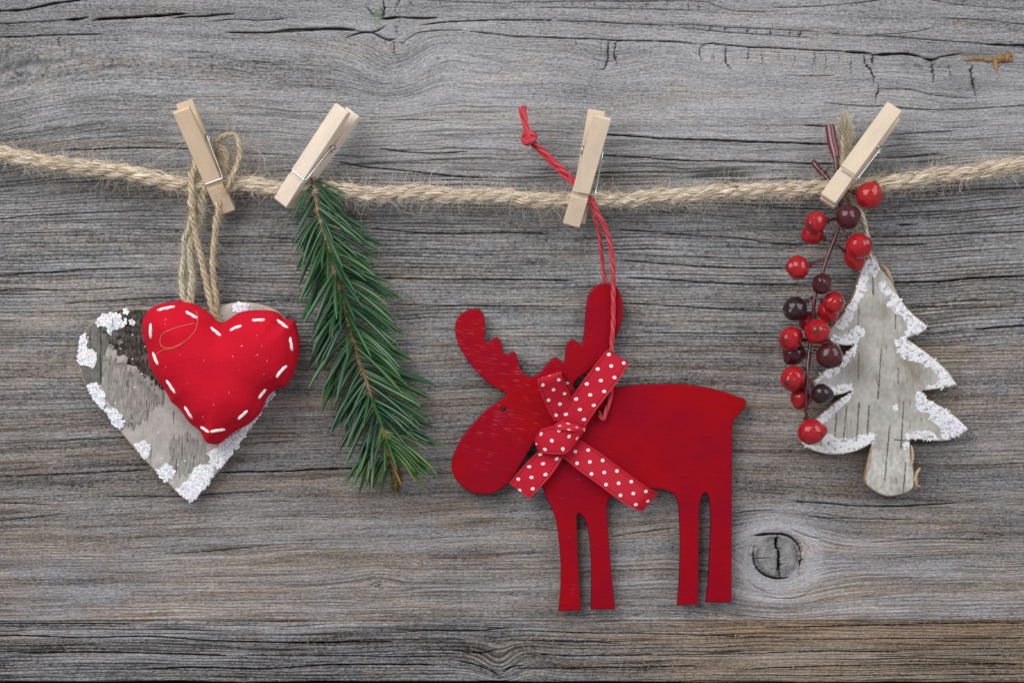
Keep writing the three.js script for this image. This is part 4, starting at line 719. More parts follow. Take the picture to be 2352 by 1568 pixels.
  part('bud', bd.geo(), mat({ vertexColors: true, roughness: 0.8 }), o);
  for (const [x, y, x2, y2] of [[722, 625, 714, 648], [748, 600, 730, 606], [789, 465, 782, 476]]) part('young_bud', new Acc().tube(path([[x, y, 10], [(x + x2) / 2, (y + y2) / 2, 12], [x2, y2, 12.5]], 10), (t) => 0.00095 * Math.pow(Math.sin(Math.PI * clamp(0.25 + 0.7 * t)), 0.6), 8).geo(), GREEN[0], o);
}

// ------------------------------------------------------------------ red wooden moose with ribbon
const PAPER = mat({ vertexColors: true, roughness: 0.72, specularIntensity: 0.4 });
const REDP = [[0.53, 0.05, 0.07], [0.46, 0.035, 0.05], [0.62, 0.09, 0.105]];
function paperCord(acc, list, R, turns, ph = 0) {       // two flat twisted paper plies
  const fr = frames(path(list, Math.max(24, list.length * 12)));
  for (let s = 0; s < 2; s++) for (let k = 0; k < 3; k++) { const q = helix(fr, R * 0.52, turns, s * Math.PI + ph + (k - 1) * 0.62, 0.15, s); acc.tube(q, (t) => R * 0.5 * (1 + 0.12 * N2(t * 30 + k, s)), 6, (t) => { const f = 1 + 0.14 * N2(t * 40 + k * 5, s * 3 + k); const c = REDP[(k + s) % 3]; return [c[0] * f, c[1] * f, c[2] * f]; }); }
}
{
  seed(707);
  const o = thing('moose_ornament', 'flat red wooden moose with polka dot ribbon, hanging on a red cord', 'moose ornament', at(1400, 720, 4));
  const M = outline([[275, 539, 1], [262, 522], [210, 495], [150, 442], [95, 372], [60, 310], [45, 255], [48, 210], [68, 176], [102, 156], [140, 150], [164, 161], [177, 190], [180, 240], [176, 288], [180, 300], [200, 293], [223, 279], [243, 284], [254, 308], [262, 342], [270, 354], [284, 352], [300, 342], [317, 349], [328, 380], [336, 412], [350, 438], [370, 452], [395, 452], [420, 440], [450, 406], [474, 378], [494, 367], [512, 377], [528, 391], [536, 376], [540, 332], [550, 300], [572, 289], [594, 297], [609, 312], [617, 296], [624, 250], [629, 180], [635, 120], [650, 76], [678, 46], [710, 38], [746, 41], [776, 61], [792, 100], [798, 150], [794, 200], [775, 262], [740, 322], [690, 386], [640, 432], [598, 462], [578, 490], [584, 522], [620, 524], [700, 512], [760, 503], [850, 492], [960, 487], [1080, 490], [1180, 503], [1260, 525], [1318, 546], [1343, 554], [1350, 570], [1340, 596], [1318, 626], [1299, 645], [1291, 665], [1289, 760], [1287, 900], [1287, 1100], [1286, 1300], [1285, 1464, 1], [1170, 1468, 1], [1174, 1430], [1182, 1340], [1188, 1220], [1191, 1110], [1188, 1030], [1180, 990], [1168, 975], [1154, 987], [1143, 1025], [1140, 1100], [1138, 1250], [1136, 1400], [1135, 1475, 1], [1041, 1479, 1], [1044, 1440], [1051, 1340], [1054, 1200], [1050, 1085], [1043, 1015], [1028, 984], [1004, 968], [965, 960], [890, 957], [820, 962], [775, 974], [745, 994], [730, 1020], [727, 1070], [732, 1150], [742, 1280], [753, 1400], [763, 1497, 1], [654, 1500, 1], [655, 1400], [655, 1300], [650, 1205], [640, 1135], [624, 1090], [600, 1067], [592, 1082], [592, 1130], [596, 1250], [602, 1380], [611, 1503, 1], [508, 1507, 1], [513, 1460], [518, 1390], [519, 1300], [512, 1210], [503, 1125], [488, 1068], [464, 1018], [445, 972], [436, 930], [434, 850], [436, 760], [430, 706], [414, 722], [385, 775], [345, 842], [312, 896], [280, 936], [240, 965], [198, 980], [150, 980], [100, 965], [60, 930], [36, 890], [28, 850], [40, 798], [70, 735], [120, 670], [175, 612], [230, 570]].map(mz), 5);
  const circ = (x, y, r) => Array.from({ length: 20 }, (_, k) => mz([x + r * Math.cos(-k / 10 * Math.PI), y + r * Math.sin(-k / 10 * Math.PI)]));
  const g = gridUV(slab(M, 2.4, 5.4, [circ(262, 601, 11), circ(692, 612, 14)], 0.0005), 5.4, 1030, 625, 1720, 1415);
  { // dark burnt cut edges
    const N = g.attributes.normal, c = new Float32Array(N.count * 3);
    for (let k = 0; k < N.count; k++) { const f = Math.abs(N.getZ(k)) > 0.9 ? 1 : 0; c[3 * k] = f ? 1 : 0.2; c[3 * k + 1] = f ? 1 : 1.7; c[3 * k + 2] = f ? 1 : 1.1; }
    g.setAttribute('color', new THREE.BufferAttribute(c, 3));
  }
  const paint = colorTexture(1400, 1600, (i, j) => {
    const x = i * 690 / 1400, y = j * 790 / 1600, u = x * 0.985 + y * 0.17, v = y * 0.985 - x * 0.17, cl = F2(x / 120 + 3, y / 100 + 9, 3), gr = N2(u / 60, v / 3), fine = N2(u / 22, v / 1.6);
    let k = 1 + 0.17 * cl + 0.11 * gr + 0.09 * fine - 0.14 * clamp(N2(u / 75 + 9, v / 2.2 + 4) * 2 - 0.7); let r = 0.30 * k, gg = 0.0004, b = 0.0105 * (1 - 0.4 * cl);
    // hot spots where the stain is thinner
    const hot = sstep(0.0, 0.8, F2(x / 150 + 31, y / 190 + 12, 2)); r += 0.06 * hot; gg += 0.001 * hot; b -= 0.006 * hot;
    // pale open pores, mostly on the head and antlers
    const dens = 0.7 - 0.24 * sstep(330, 120, x) * sstep(460, 300, y) + 0.2 * sstep(250, 420, x), p = N2(u / 30 + 5, v / 1.9 + 3) + 0.3 * N2(u / 120, v / 24 + 3);
    const a = sstep(dens, dens + 0.22, p) * 0.34; r = lerp(r, 0.6, a); gg = lerp(gg, 0.13, a); b = lerp(b, 0.17, a);
    return [r, Math.max(0.001, gg), Math.max(0.004, b)];
  });
  part('moose_board', g, mat({ map: paint, vertexColors: true, roughness: 0.45, specularIntensity: 0.22 }), o);
  // hanging cord with its knot
  const cd = new Acc(), back = [[1216, 322, 9], [1228, 336, 9], [1249, 357, 9], [1283, 392, 11], [1318, 424, 13], [1343, 452, 13], [1357, 470, 11.5], [1365.5, 498, 9.5], [1374, 522, 8], [1380, 564, 6], [1384, 600, 4], [1389, 648, 2], [1391, 700, 1.3], [1386, 800, 1.3], [1379, 900, 1.3], [1377, 945, 2.2]];
  paperCord(cd, back, 0.00085, 90);
  paperCord(cd, [[1216, 322, 10], [1226, 327, 10.5], [1249, 347, 10.5], [1285, 382, 12.5], [1321, 414, 13.8], [1343, 439, 13.5], [1358.6, 456, 13], [1370.7, 482, 12], [1385.7, 512, 11], [1396, 536, 10], [1403.7, 572, 9], [1408, 609, 8], [1409, 645, 7.2], [1409, 693, 6.8], [1408.5, 744, 6.8], [1405, 800, 6.8], [1404, 850, 6.6], [1404, 893, 6.6], [1401, 919, 7], [1392, 945, 7.2], [1386, 962, 7], [1379, 955, 6.6], [1377, 945, 5]], 0.00094, 90, 1);
  paperCord(cd, [[1214, 318, 10], [1209, 300, 10], [1202, 275, 9.5], [1196, 247, 9]], 0.001, 70, 0.5); paperCord(cd, [[1217, 316, 11], [1212, 296, 11], [1207, 270, 10.5], [1203, 243, 10]], 0.0009, 70, 2);
  for (const [q, r] of [[[[1203, 318, 8], [1208, 308, 11.5], [1218, 305, 13], [1226, 310, 12.5], [1225, 318, 10.5], [1216, 324, 8]], 0.0012], [[[1224, 306, 8], [1228, 313, 10.5], [1221, 321, 13], [1210, 327, 12.5], [1203, 324, 10], [1204, 314, 8]], 0.0012], [[[1208, 303, 9], [1214, 311, 13], [1218, 323, 12.5], [1212, 330, 9]], 0.0011], [[[1206, 322, 10], [1214, 316, 12], [1222, 312, 10]], 0.0013]]) paperCord(cd, q, r, 60, rnd() * 6);
  part('hanging_cord', cd.geo(), PAPER, o, { label: 'knotted red twisted paper cord' });

  // polka dot ribbon
  const RT = rep(colorTexture(400, 552, (i, j) => {           // 10 mm across, 13.8 mm along
    const x = i / 400 * 10, y = j / 552 * 13.8; let c = 0.5 + 0.5 * Math.cos(y / 13.8 * 16 * 6.2832), edge = x < 0.75 || x > 9.25;
    let k = edge ? 0.8 + 0.25 * Math.sin(y * 11) : 0.62 + 0.42 * c, n = 0.06 * N2(x * 3, y * 8); k += n;
    let col = [0.66 * k, 0.004 + 0.008 * k * k, 0.03 * k + 0.006];
    if (Math.abs(x - 1.05) < 0.16 || Math.abs(x - 8.95) < 0.16) col = [0.3 * (0.8 + 0.3 * Math.sin(y * 14)), 0.008, 0.012];
    for (const [cx, ph] of [[1.75, 0], [5, 3.45], [8.25, 0]]) for (let q = -1; q <= 2; q++) { const d = Math.hypot(x - cx, y - ph - q * 6.9 - 1.7); if (d < 0.8) { const a = 1 - sstep(0.62, 0.75, d); const w = 0.8 + 0.06 * c; col = [lerp(col[0], w, a), lerp(col[1], w * 0.98, a), lerp(col[2], w * 0.98, a)]; } }
    return col;
  }));
  const RB = rep(greyTexture(64, 552, (i, j) => { const x = i / 64 * 10, y = j / 552 * 13.8; return x < 0.75 || x > 9.25 ? 0.5 : 0.5 + 0.5 * Math.cos(y / 13.8 * 16 * 6.2832); }));
  const RIB = mat({ map: RT, bumpMap: RB, bumpScale: 0.00016, roughness: 0.5, specularIntensity: 0.4 });
  const bow = new THREE.Group(); bow.name = 'ribbon_bow'; bow.userData.label = 'red grosgrain ribbon with white dots tied at the neck';
  { const q = at(...rz(600, 830), 7); bow.position.copy(q).sub(worldOrigin(o)); } o.add(bow);
  const strip = (name, L, R, v0 = 0, bulge = 0) => {
    const n = 40, A = spline(L.map(([x, y, z]) => at(...rz(x, y), z)), n), B = spline(R.map(([x, y, z]) => at(...rz(x, y), z)), n), m = 8, P = [], U = [], I = []; let len = v0;
    for (const off of [0, -0.00032]) { len = v0;
      for (let k = 0; k <= n; k++) { if (k) len += A[k].clone().add(B[k]).multiplyScalar(0.5).distanceTo(A[k - 1].clone().add(B[k - 1]).multiplyScalar(0.5));
        const ac = B[k].clone().sub(A[k]), T = A[Math.min(n, k + 1)].clone().sub(A[Math.max(0, k - 1)]), N = V().crossVectors(T, ac).normalize(); if (N.z < 0 && !name.includes('rear')) N.negate();
        for (let q = 0; q <= m; q++) { const u = q / m, p = A[k].clone().lerp(B[k], u); p.addScaledVector(N, off + bulge * Math.sin(Math.PI * u) + 0.00012 * N2(k / 9 + v0 * 500, u * 2)); P.push(p.x, p.y, p.z); U.push(u, len / 0.0138); } } }
    const w = m + 1, half = (n + 1) * w;
    for (const b of [0, half]) for (let k = 0; k < n; k++) for (let q = 0; q < m; q++) { const a = b + k * w + q; b ? I.push(a, a + w, a + 1, a + 1, a + w, a + w + 1) : I.push(a, a + 1, a + w, a + 1, a + w + 1, a + w); }
    const rim = []; for (let q = 0; q <= m; q++) rim.push(q); for (let k = 1; k <= n; k++) rim.push(k * w + m); for (let q = m - 1; q >= 0; q--) rim.push(n * w + q); for (let k = n - 1; k > 0; k--) rim.push(k * w);
    for (let k = 0; k < rim.length; k++) { const a = rim[k], b = rim[(k + 1) % rim.length]; I.push(a, b, a + half, b, b + half, a + half); }
    const g = new THREE.BufferGeometry(); g.setAttribute('position', new THREE.Float32BufferAttribute(P, 3)); g.setAttribute('uv', new THREE.Float32BufferAttribute(U, 2)); g.setIndex(I); g.computeVertexNormals();
    return part(name, g, RIB, bow);
  };
  strip('ribbon_tail', [[1000, 98, 9.5], [905, 215, 10.3], [798, 360, 10.6], [690, 515, 10.4], [575, 690, 9.4]], [[1188, 208, 9.2], [1088, 370, 10], [985, 505, 10.4], [892, 630, 10.2], [812, 750, 9.2]], 0.0004);
  strip('ribbon_tail', [[470, 880, 8.4], [432, 935, 8.6], [330, 1040, 8.6], [250, 1130, 8.8], [180, 1213, 8.6]], [[690, 905, 8.4], [640, 985, 8.8], [562, 1108, 9.2], [470, 1222, 9.2], [350, 1346, 8.2]], 0.0029);
  strip('ribbon_tail', [[700, 800, 7.2], [760, 845, 7.4], [900, 930, 8.2], [1060, 1048, 9], [1250, 1188, 9.4], [1360, 1262, 9.0], [1428, 1297, 7.0]], [[560, 960, 6.8], [640, 1010, 6.9], [765, 1112, 7.8], [905, 1212, 8.6], [1100, 1356, 9.2], [1235, 1432, 8.8], [1300, 1452, 6.6]], 0.0062);
  strip('ribbon_loop_rear', [[425, 345, 15.5], [470, 372, 13.6], [530, 430, 10.5], [590, 530, 8], [620, 640, 7]], [[614, 284, 15.5], [660, 318, 13.2], [706, 380, 10.2], [745, 480, 8], [790, 600, 7]], 0.001);
  strip('ribbon_loop', [[425, 345, 15.5], [418, 362, 16], [450, 475, 13.4], [498, 590, 10.6], [560, 700, 8.6]], [[614, 284, 15.5], [618, 300, 16], [650, 385, 14.2], [694, 480, 11.4], [750, 600, 8.8]], 0.0055);
  strip('ribbon_knot', [[390, 852, 8.8], [418, 802, 10.4], [446, 764, 11.4], [498, 748, 11.8], [545, 737, 12], [610, 728, 12], [680, 722, 11.9], [760, 730, 11], [826, 743, 9.6]], [[416, 930, 8.6], [440, 950, 10.2], [464, 962, 11.1], [505, 970, 11.5], [545, 975, 11.7], [600, 975, 11.7], [655, 968, 11.6], [722, 896, 10.8], [800, 800, 9.4]], 0.0045, 0.0003);
  strip('ribbon_fold', [[540, 742, 10.6], [596, 702, 11.8], [700, 708, 11.8], [822, 740, 9.6]], [[548, 772, 12], [620, 770, 12.9], [710, 785, 12.7], [812, 768, 10]], 0.009);
}

// ------------------------------------------------------------------ birch bark tree ornament
{
  seed(808);
  const o = thing('tree_ornament', 'birch bark tree shape with white glitter edges, beside red berries', 'tree ornament', at(1995, 600, 4));
  const T = outline([[665, 34, 1], [702, 30], [722, 52], [736, 92], [748, 118], [775, 140], [808, 182], [830, 225], [856, 282], [902, 350], [960, 410], [1010, 450], [1033, 474], [1029, 500], [985, 528], [940, 546], [912, 556, 1], [960, 590], [1010, 624], [1080, 680], [1150, 740], [1190, 790], [1221, 838], [1200, 858], [1120, 870], [1050, 880], [1008, 884, 1], [1014, 902], [1042, 935], [1100, 965], [1160, 1000], [1230, 1055], [1300, 1124, 1], [1270, 1150], [1200, 1180], [1130, 1200], [1050, 1196], [960, 1188], [930, 1192, 1], [931, 1240], [940, 1300], [952, 1380], [958, 1440], [950, 1490], [902, 1525], [850, 1540], [790, 1546], [740, 1532], [690, 1503], [655, 1472], [643, 1440], [655, 1380], [670, 1300], [688, 1213, 1], [640, 1240], [580, 1265], [500, 1281], [420, 1283], [360, 1271], [290, 1246], [234, 1196], [250, 1160], [290, 1110], [330, 1060], [390, 1010], [450, 960], [520, 912], [572, 880, 1], [500, 906], [450, 913], [400, 902], [335, 872], [308, 845], [312, 828], [342, 800], [392, 754], [452, 708], [512, 660], [552, 618], [582, 592, 1], [540, 601], [490, 596], [440, 581], [412, 545], [424, 492], [470, 440], [522, 378], [562, 308], [592, 230], [612, 150], [632, 90]].map(tz), 5);
  part('wooden_back', slab(T, 1.6, 5.9, [], 0.0003), mat({ color: lin(0.36, 0.24, 0.13), roughness: 0.85 }), o);
  const W = [[[640, 50], [690, 42], [706, 70], [738, 118], [702, 168], [682, 150], [660, 160], [650, 262], [604, 330], [572, 432], [532, 482], [482, 502], [452, 470], [500, 390], [560, 290], [600, 180]], [[415, 560], [440, 528], [500, 535], [535, 530], [560, 500], [600, 474], [632, 482], [645, 530], [605, 562], [590, 610], [560, 600], [500, 600], [440, 585]], [[585, 588], [600, 590], [578, 655], [520, 722], [460, 778], [440, 800], [380, 800], [335, 842], [305, 845], [315, 820], [400, 745], [520, 645]], [[330, 850], [360, 840], [440, 850], [540, 832], [575, 868], [480, 912], [400, 905], [340, 880]], [[575, 882], [550, 920], [535, 958], [462, 1008], [420, 1060], [372, 1088], [330, 1062], [400, 1000], [500, 920]], [[230, 1195], [300, 1222], [358, 1232], [384, 1190], [392, 1165], [425, 1148], [480, 1180], [560, 1186], [630, 1160], [690, 1142], [718, 1172], [702, 1205], [580, 1270], [420, 1288], [290, 1250]], [[735, 195], [762, 195], [800, 250], [850, 285], [960, 405], [1038, 474], [1000, 525], [935, 518], [906, 545], [902, 572], [960, 588], [1085, 680], [1225, 838], [1120, 874], [1020, 884], [1030, 852], [1092, 840], [1112, 810], [1080, 758], [1040, 742], [1000, 712], [950, 702], [880, 682], [848, 640], [836, 572], [880, 542], [916, 500], [908, 458], [868, 410], [828, 392], [788, 362], [784, 322], [812, 300], [782, 282], [738, 258]], [[972, 880], [1005, 896], [1042, 935], [1160, 998], [1305, 1120], [1200, 1184], [1140, 1196], [1130, 1140], [1080, 1080], [1048, 1060], [1044, 1015], [988, 1012], [958, 940]], [[892, 1162], [930, 1144], [1010, 1130], [1080, 1150], [1108, 1186], [1050, 1200], [920, 1192]], [[868, 1222], [925, 1192], [932, 1240], [900, 1252]], [[815, 975], [845, 970], [850, 1010], [825, 1005]]].map((P) => P.map((q) => tz(q)));
  const DASH = [[607, 350, 600, 470, 9], [695, 165, 697, 278, 12], [748, 620, 725, 932, 10], [606, 650, 602, 805, 8], [838, 405, 835, 490, 8], [853, 740, 852, 836, 8], [530, 980, 510, 1186, 9], [466, 1030, 455, 1168, 11], [608, 955, 590, 1192, 11], [670, 975, 660, 1146, 10], [800, 1100, 768, 1452, 10], [888, 950, 870, 1242, 10], [900, 1330, 885, 1522, 9], [928, 1085, 928, 1115, 5], [998, 1050, 997, 1080, 4], [690, 250, 700, 290, 5], [780, 600, 778, 640, 4]].map(([a, b, c, d, w]) => { const p = tz([a, b]), q = tz([c, d]); return [p, q, w * 0.3662 * 0.72]; });
  const tx0 = 1825, tx1 = 2240, ty0 = 575, ty1 = 1150;
  const white = (x, y) => whiteAt(x + 2.5 * N2(x / 4, y / 4), y + 2.5 * N2(x / 4 + 9, y / 4), W) && !(N2(x / 9 + 3, y / 9) + 0.4 * N2(x / 3, y / 3) > 0.4);
  const face = colorTexture(830, 1150, (i, j) => {
    const x = lerp(tx0, tx1, i / 830), y = lerp(ty0, ty1, j / 1150), f = F2(x / 40, y / 46, 4), f3 = N2(x / 2.4, y / 2.4), m = N2(x / 9, y / 11);
    let k = 0.42 + 0.14 * f + 0.055 * m + 0.03 * f3, c = [k * 1.015, k * 0.98, k * 0.92];
    const [bx, by] = tz([960, 760]), br = GA(x - bx, 34) * GA(y - by, 40) * (0.7 + 0.5 * N2(x / 4, y / 22)) + 0.55 * sstep(0.05, 0.5, F2(x / 36 + 9, y / 50 + 4, 3)) * GA(x - tz([800, 0])[0], 60) * GA(y - tz([0, 560])[1], 130) + 0.6 * GA(x - tz([600, 0])[0], 24) * GA(y - tz([0, 690])[1], 55) + 0.4 * sstep(0.15, 0.6, F2(x / 50 + 19, y / 60 + 14, 3)) + 0.5 * sstep(0.35, 0.6, N2(x / 4 + 8, y / 45)) * sstep(-0.2, 0.4, N2(x / 40, y / 60 + 3));
    c = [lerp(c[0], 0.22, clamp(br)), lerp(c[1], 0.175, clamp(br)), lerp(c[2], 0.13, clamp(br))];
    const ye = sstep(0.3, 0.8, F2(x / 40 + 70, y / 30, 3)) * 0.14; c[2] *= 1 - ye; c[1] *= 1 - 0.2 * ye;
    const tr = sstep(1010, 1060, y); c = c.map((v) => lerp(v, v * 1.25 + 0.03, tr * (0.5 + 0.5 * m)));
    if (white(x, y)) { const q = 0.77 + 0.03 * f3 + 0.04 * m; c = [q * 0.985, q * 0.99, q * 1.02]; }
    for (const [p, q, w] of DASH) { const d = segDist(x, y, p, q) + 0.8 * N2(x / 3, y / 8); if (d < w) { const a = 1 - sstep(w * 0.35, w, d); const b2 = a * clamp(0.8 + 0.5 * N2(x / 5, y / 9)); c = [lerp(c[0], 0.095, b2), lerp(c[1], 0.085, b2), lerp(c[2], 0.07, b2)]; } }
    { const d = segDist(x, y, tz([828, 1188]), tz([920, 1196])) + 0.6 * N2(x / 4, y / 4); if (d < 1.4) c = c.map((v) => v * 0.3); }
    return c;
  });
  const hf = (x, y) => { const w = white(x, y); let h = 0.2 * F2(x / 26, y / 40, 2) + 0.06 * N2(x / 6, y / 6) + (w ? 0.18 + 0.03 * N2(x / 5, y / 5) : 0); const q = tz([960, 760]); h += 0.5 * GA(x - q[0], 30) * GA(y - q[1], 36) * N2(x / 5, y / 40); return h - 0.5 * GA(polyDist(x, y, T), 2.2); };
  part('bark_face', reliefSheet(inset(T, 2), 2.2, 6.9, hf, (x, y) => [(x - tx0) / (tx1 - tx0), (y - ty0) / (ty1 - ty0)]), mat({ map: face, roughness: 0.72, specularIntensity: 0.4 }), o);
  // torn bark along the right of the top and the foot
  const strip = (name, pts, w) => { const a = new Acc(), p = pts.map(([x, y, z]) => at(...tz([x, y]).slice(0, 2), z)); a.tube(spline(p, 16), (t) => w * (0.5 + 0.5 * Math.sin(Math.PI * clamp(t * 0.8 + 0.15))) * (1 + 0.25 * N2(t * 9, w * 1e5)), 6, () => vary([0.44, 0.31, 0.2], 0.12)); part(name, a.geo(), mat({ vertexColors: true, roughness: 0.85 }), o); };
  strip('torn_bark', [[752, 96, 5], [778, 120, 6.5], [800, 160, 6.8], [822, 205, 5.5]], 0.0008); strip('torn_bark', [[935, 1225, 6], [945, 1280, 7], [942, 1330, 7.2], [930, 1352, 7.4]], 0.0006); strip('torn_bark', [[990, 1368, 5], [972, 1395, 6.5], [962, 1440, 6.8], [975, 1480, 6], [992, 1478, 5]], 0.0007); strip('torn_bark', [[955, 1400, 5], [968, 1450, 6.2], [958, 1498, 5]], 0.0007); strip('torn_bark', [[648, 1440, 6.6], [660, 1370, 6.8], [676, 1290, 6.8], [690, 1220, 6.6]], 0.0005);
  const gl = new Acc(), LILAC = [[0.6, 0.48, 0.74], [0.72, 0.5, 0.66], [0.5, 0.44, 0.66], [0.75, 0.66, 0.84], [0.9, 0.9, 0.95], [0.95, 0.97, 0.95], [0.92, 0.92, 0.94], [0.93, 0.92, 0.95], [0.6, 0.85, 0.72]];
  W.forEach((P, n) => { let ar = 0; for (let i = 0, j = P.length - 1; i < P.length; j = i++) ar += P[j][0] * P[i][1] - P[i][0] * P[j][1]; glitter(gl, P, 6.95, Math.abs(ar) / 2 / ([90, 55, 75, 60, 70, 260, 60, 34, 45, 200, 250][n]), 0.00038, LILAC, hf, 0.06); });
  part('glitter_flakes', gl.geo(), GLIT, o, { kind: 'stuff' });
  // twine with its frayed tuft
  const tw = new Acc(), J = [[0.58, 0.5, 0.36], [0.66, 0.58, 0.44], [0.5, 0.41, 0.28]], zp = (x, y, mm) => [1751.3 + x * 0.25634, 229.7 + y * 0.25634, mm];
  twine(tw, [zp(748, 330, 8), zp(742, 420, 9), zp(735, 520, 10), zp(742, 640, 11), zp(768, 800, 11), zp(800, 890, 10), zp(880, 1000, 8), zp(915, 1100, 8), zp(940, 1220, 7.5), zp(955, 1330, 7.5), zp(962, 1420, 7)], 0.001, J, 80);
  twine(tw, [zp(720, 330, 7), zp(715, 440, 8), zp(712, 560, 9), zp(720, 700, 10), zp(755, 850, 9), zp(800, 960, 7), zp(835, 1060, 6), zp(850, 1200, 5), zp(900, 1330, 4), zp(950, 1430, 3)], 0.0009, J, 70, 1);
  twine(tw, [zp(765, 340, 8), zp(762, 430, 9), zp(755, 520, 10), zp(750, 600, 10)], 0.0012, J, 90, 2); twine(tw, [zp(735, 320, 10), zp(728, 420, 10), zp(725, 520, 11), zp(722, 600, 11)], 0.0012, J, 90, 3);
  for (let k = 0; k < 620; k++) { // frayed tuft
    const s = rr(-1, 1), b = [742 + s * 40, rr(320, 520)], hgt = rr(90, 300) * (1 - 0.3 * Math.abs(s)), lean = s * rr(0, 70) + gauss() * 26, pts = []; for (let q = 0; q <= 8; q++) { const t = q / 8; pts.push([...zp(b[0] + lean * t * t + gauss() * 3 + 9 * Math.sin(t * 6 + k), b[1] - hgt * t, 9 + s * 1.5 + gauss() * 0.5 + 3.5 * t * rnd())]); }
    tw.tube(path(pts, 14), (t) => 0.00006 * rr(0.8, 1.3) * (1 - 0.4 * t), 3, vary([[0.7, 0.62, 0.47], [0.78, 0.71, 0.58], [0.56, 0.47, 0.33]][k % 3], 0.1), false);
  }
  part('hanging_loop', tw.geo(), TWINE, o, { label: 'jute twine with a frayed tuft at its top' });
}

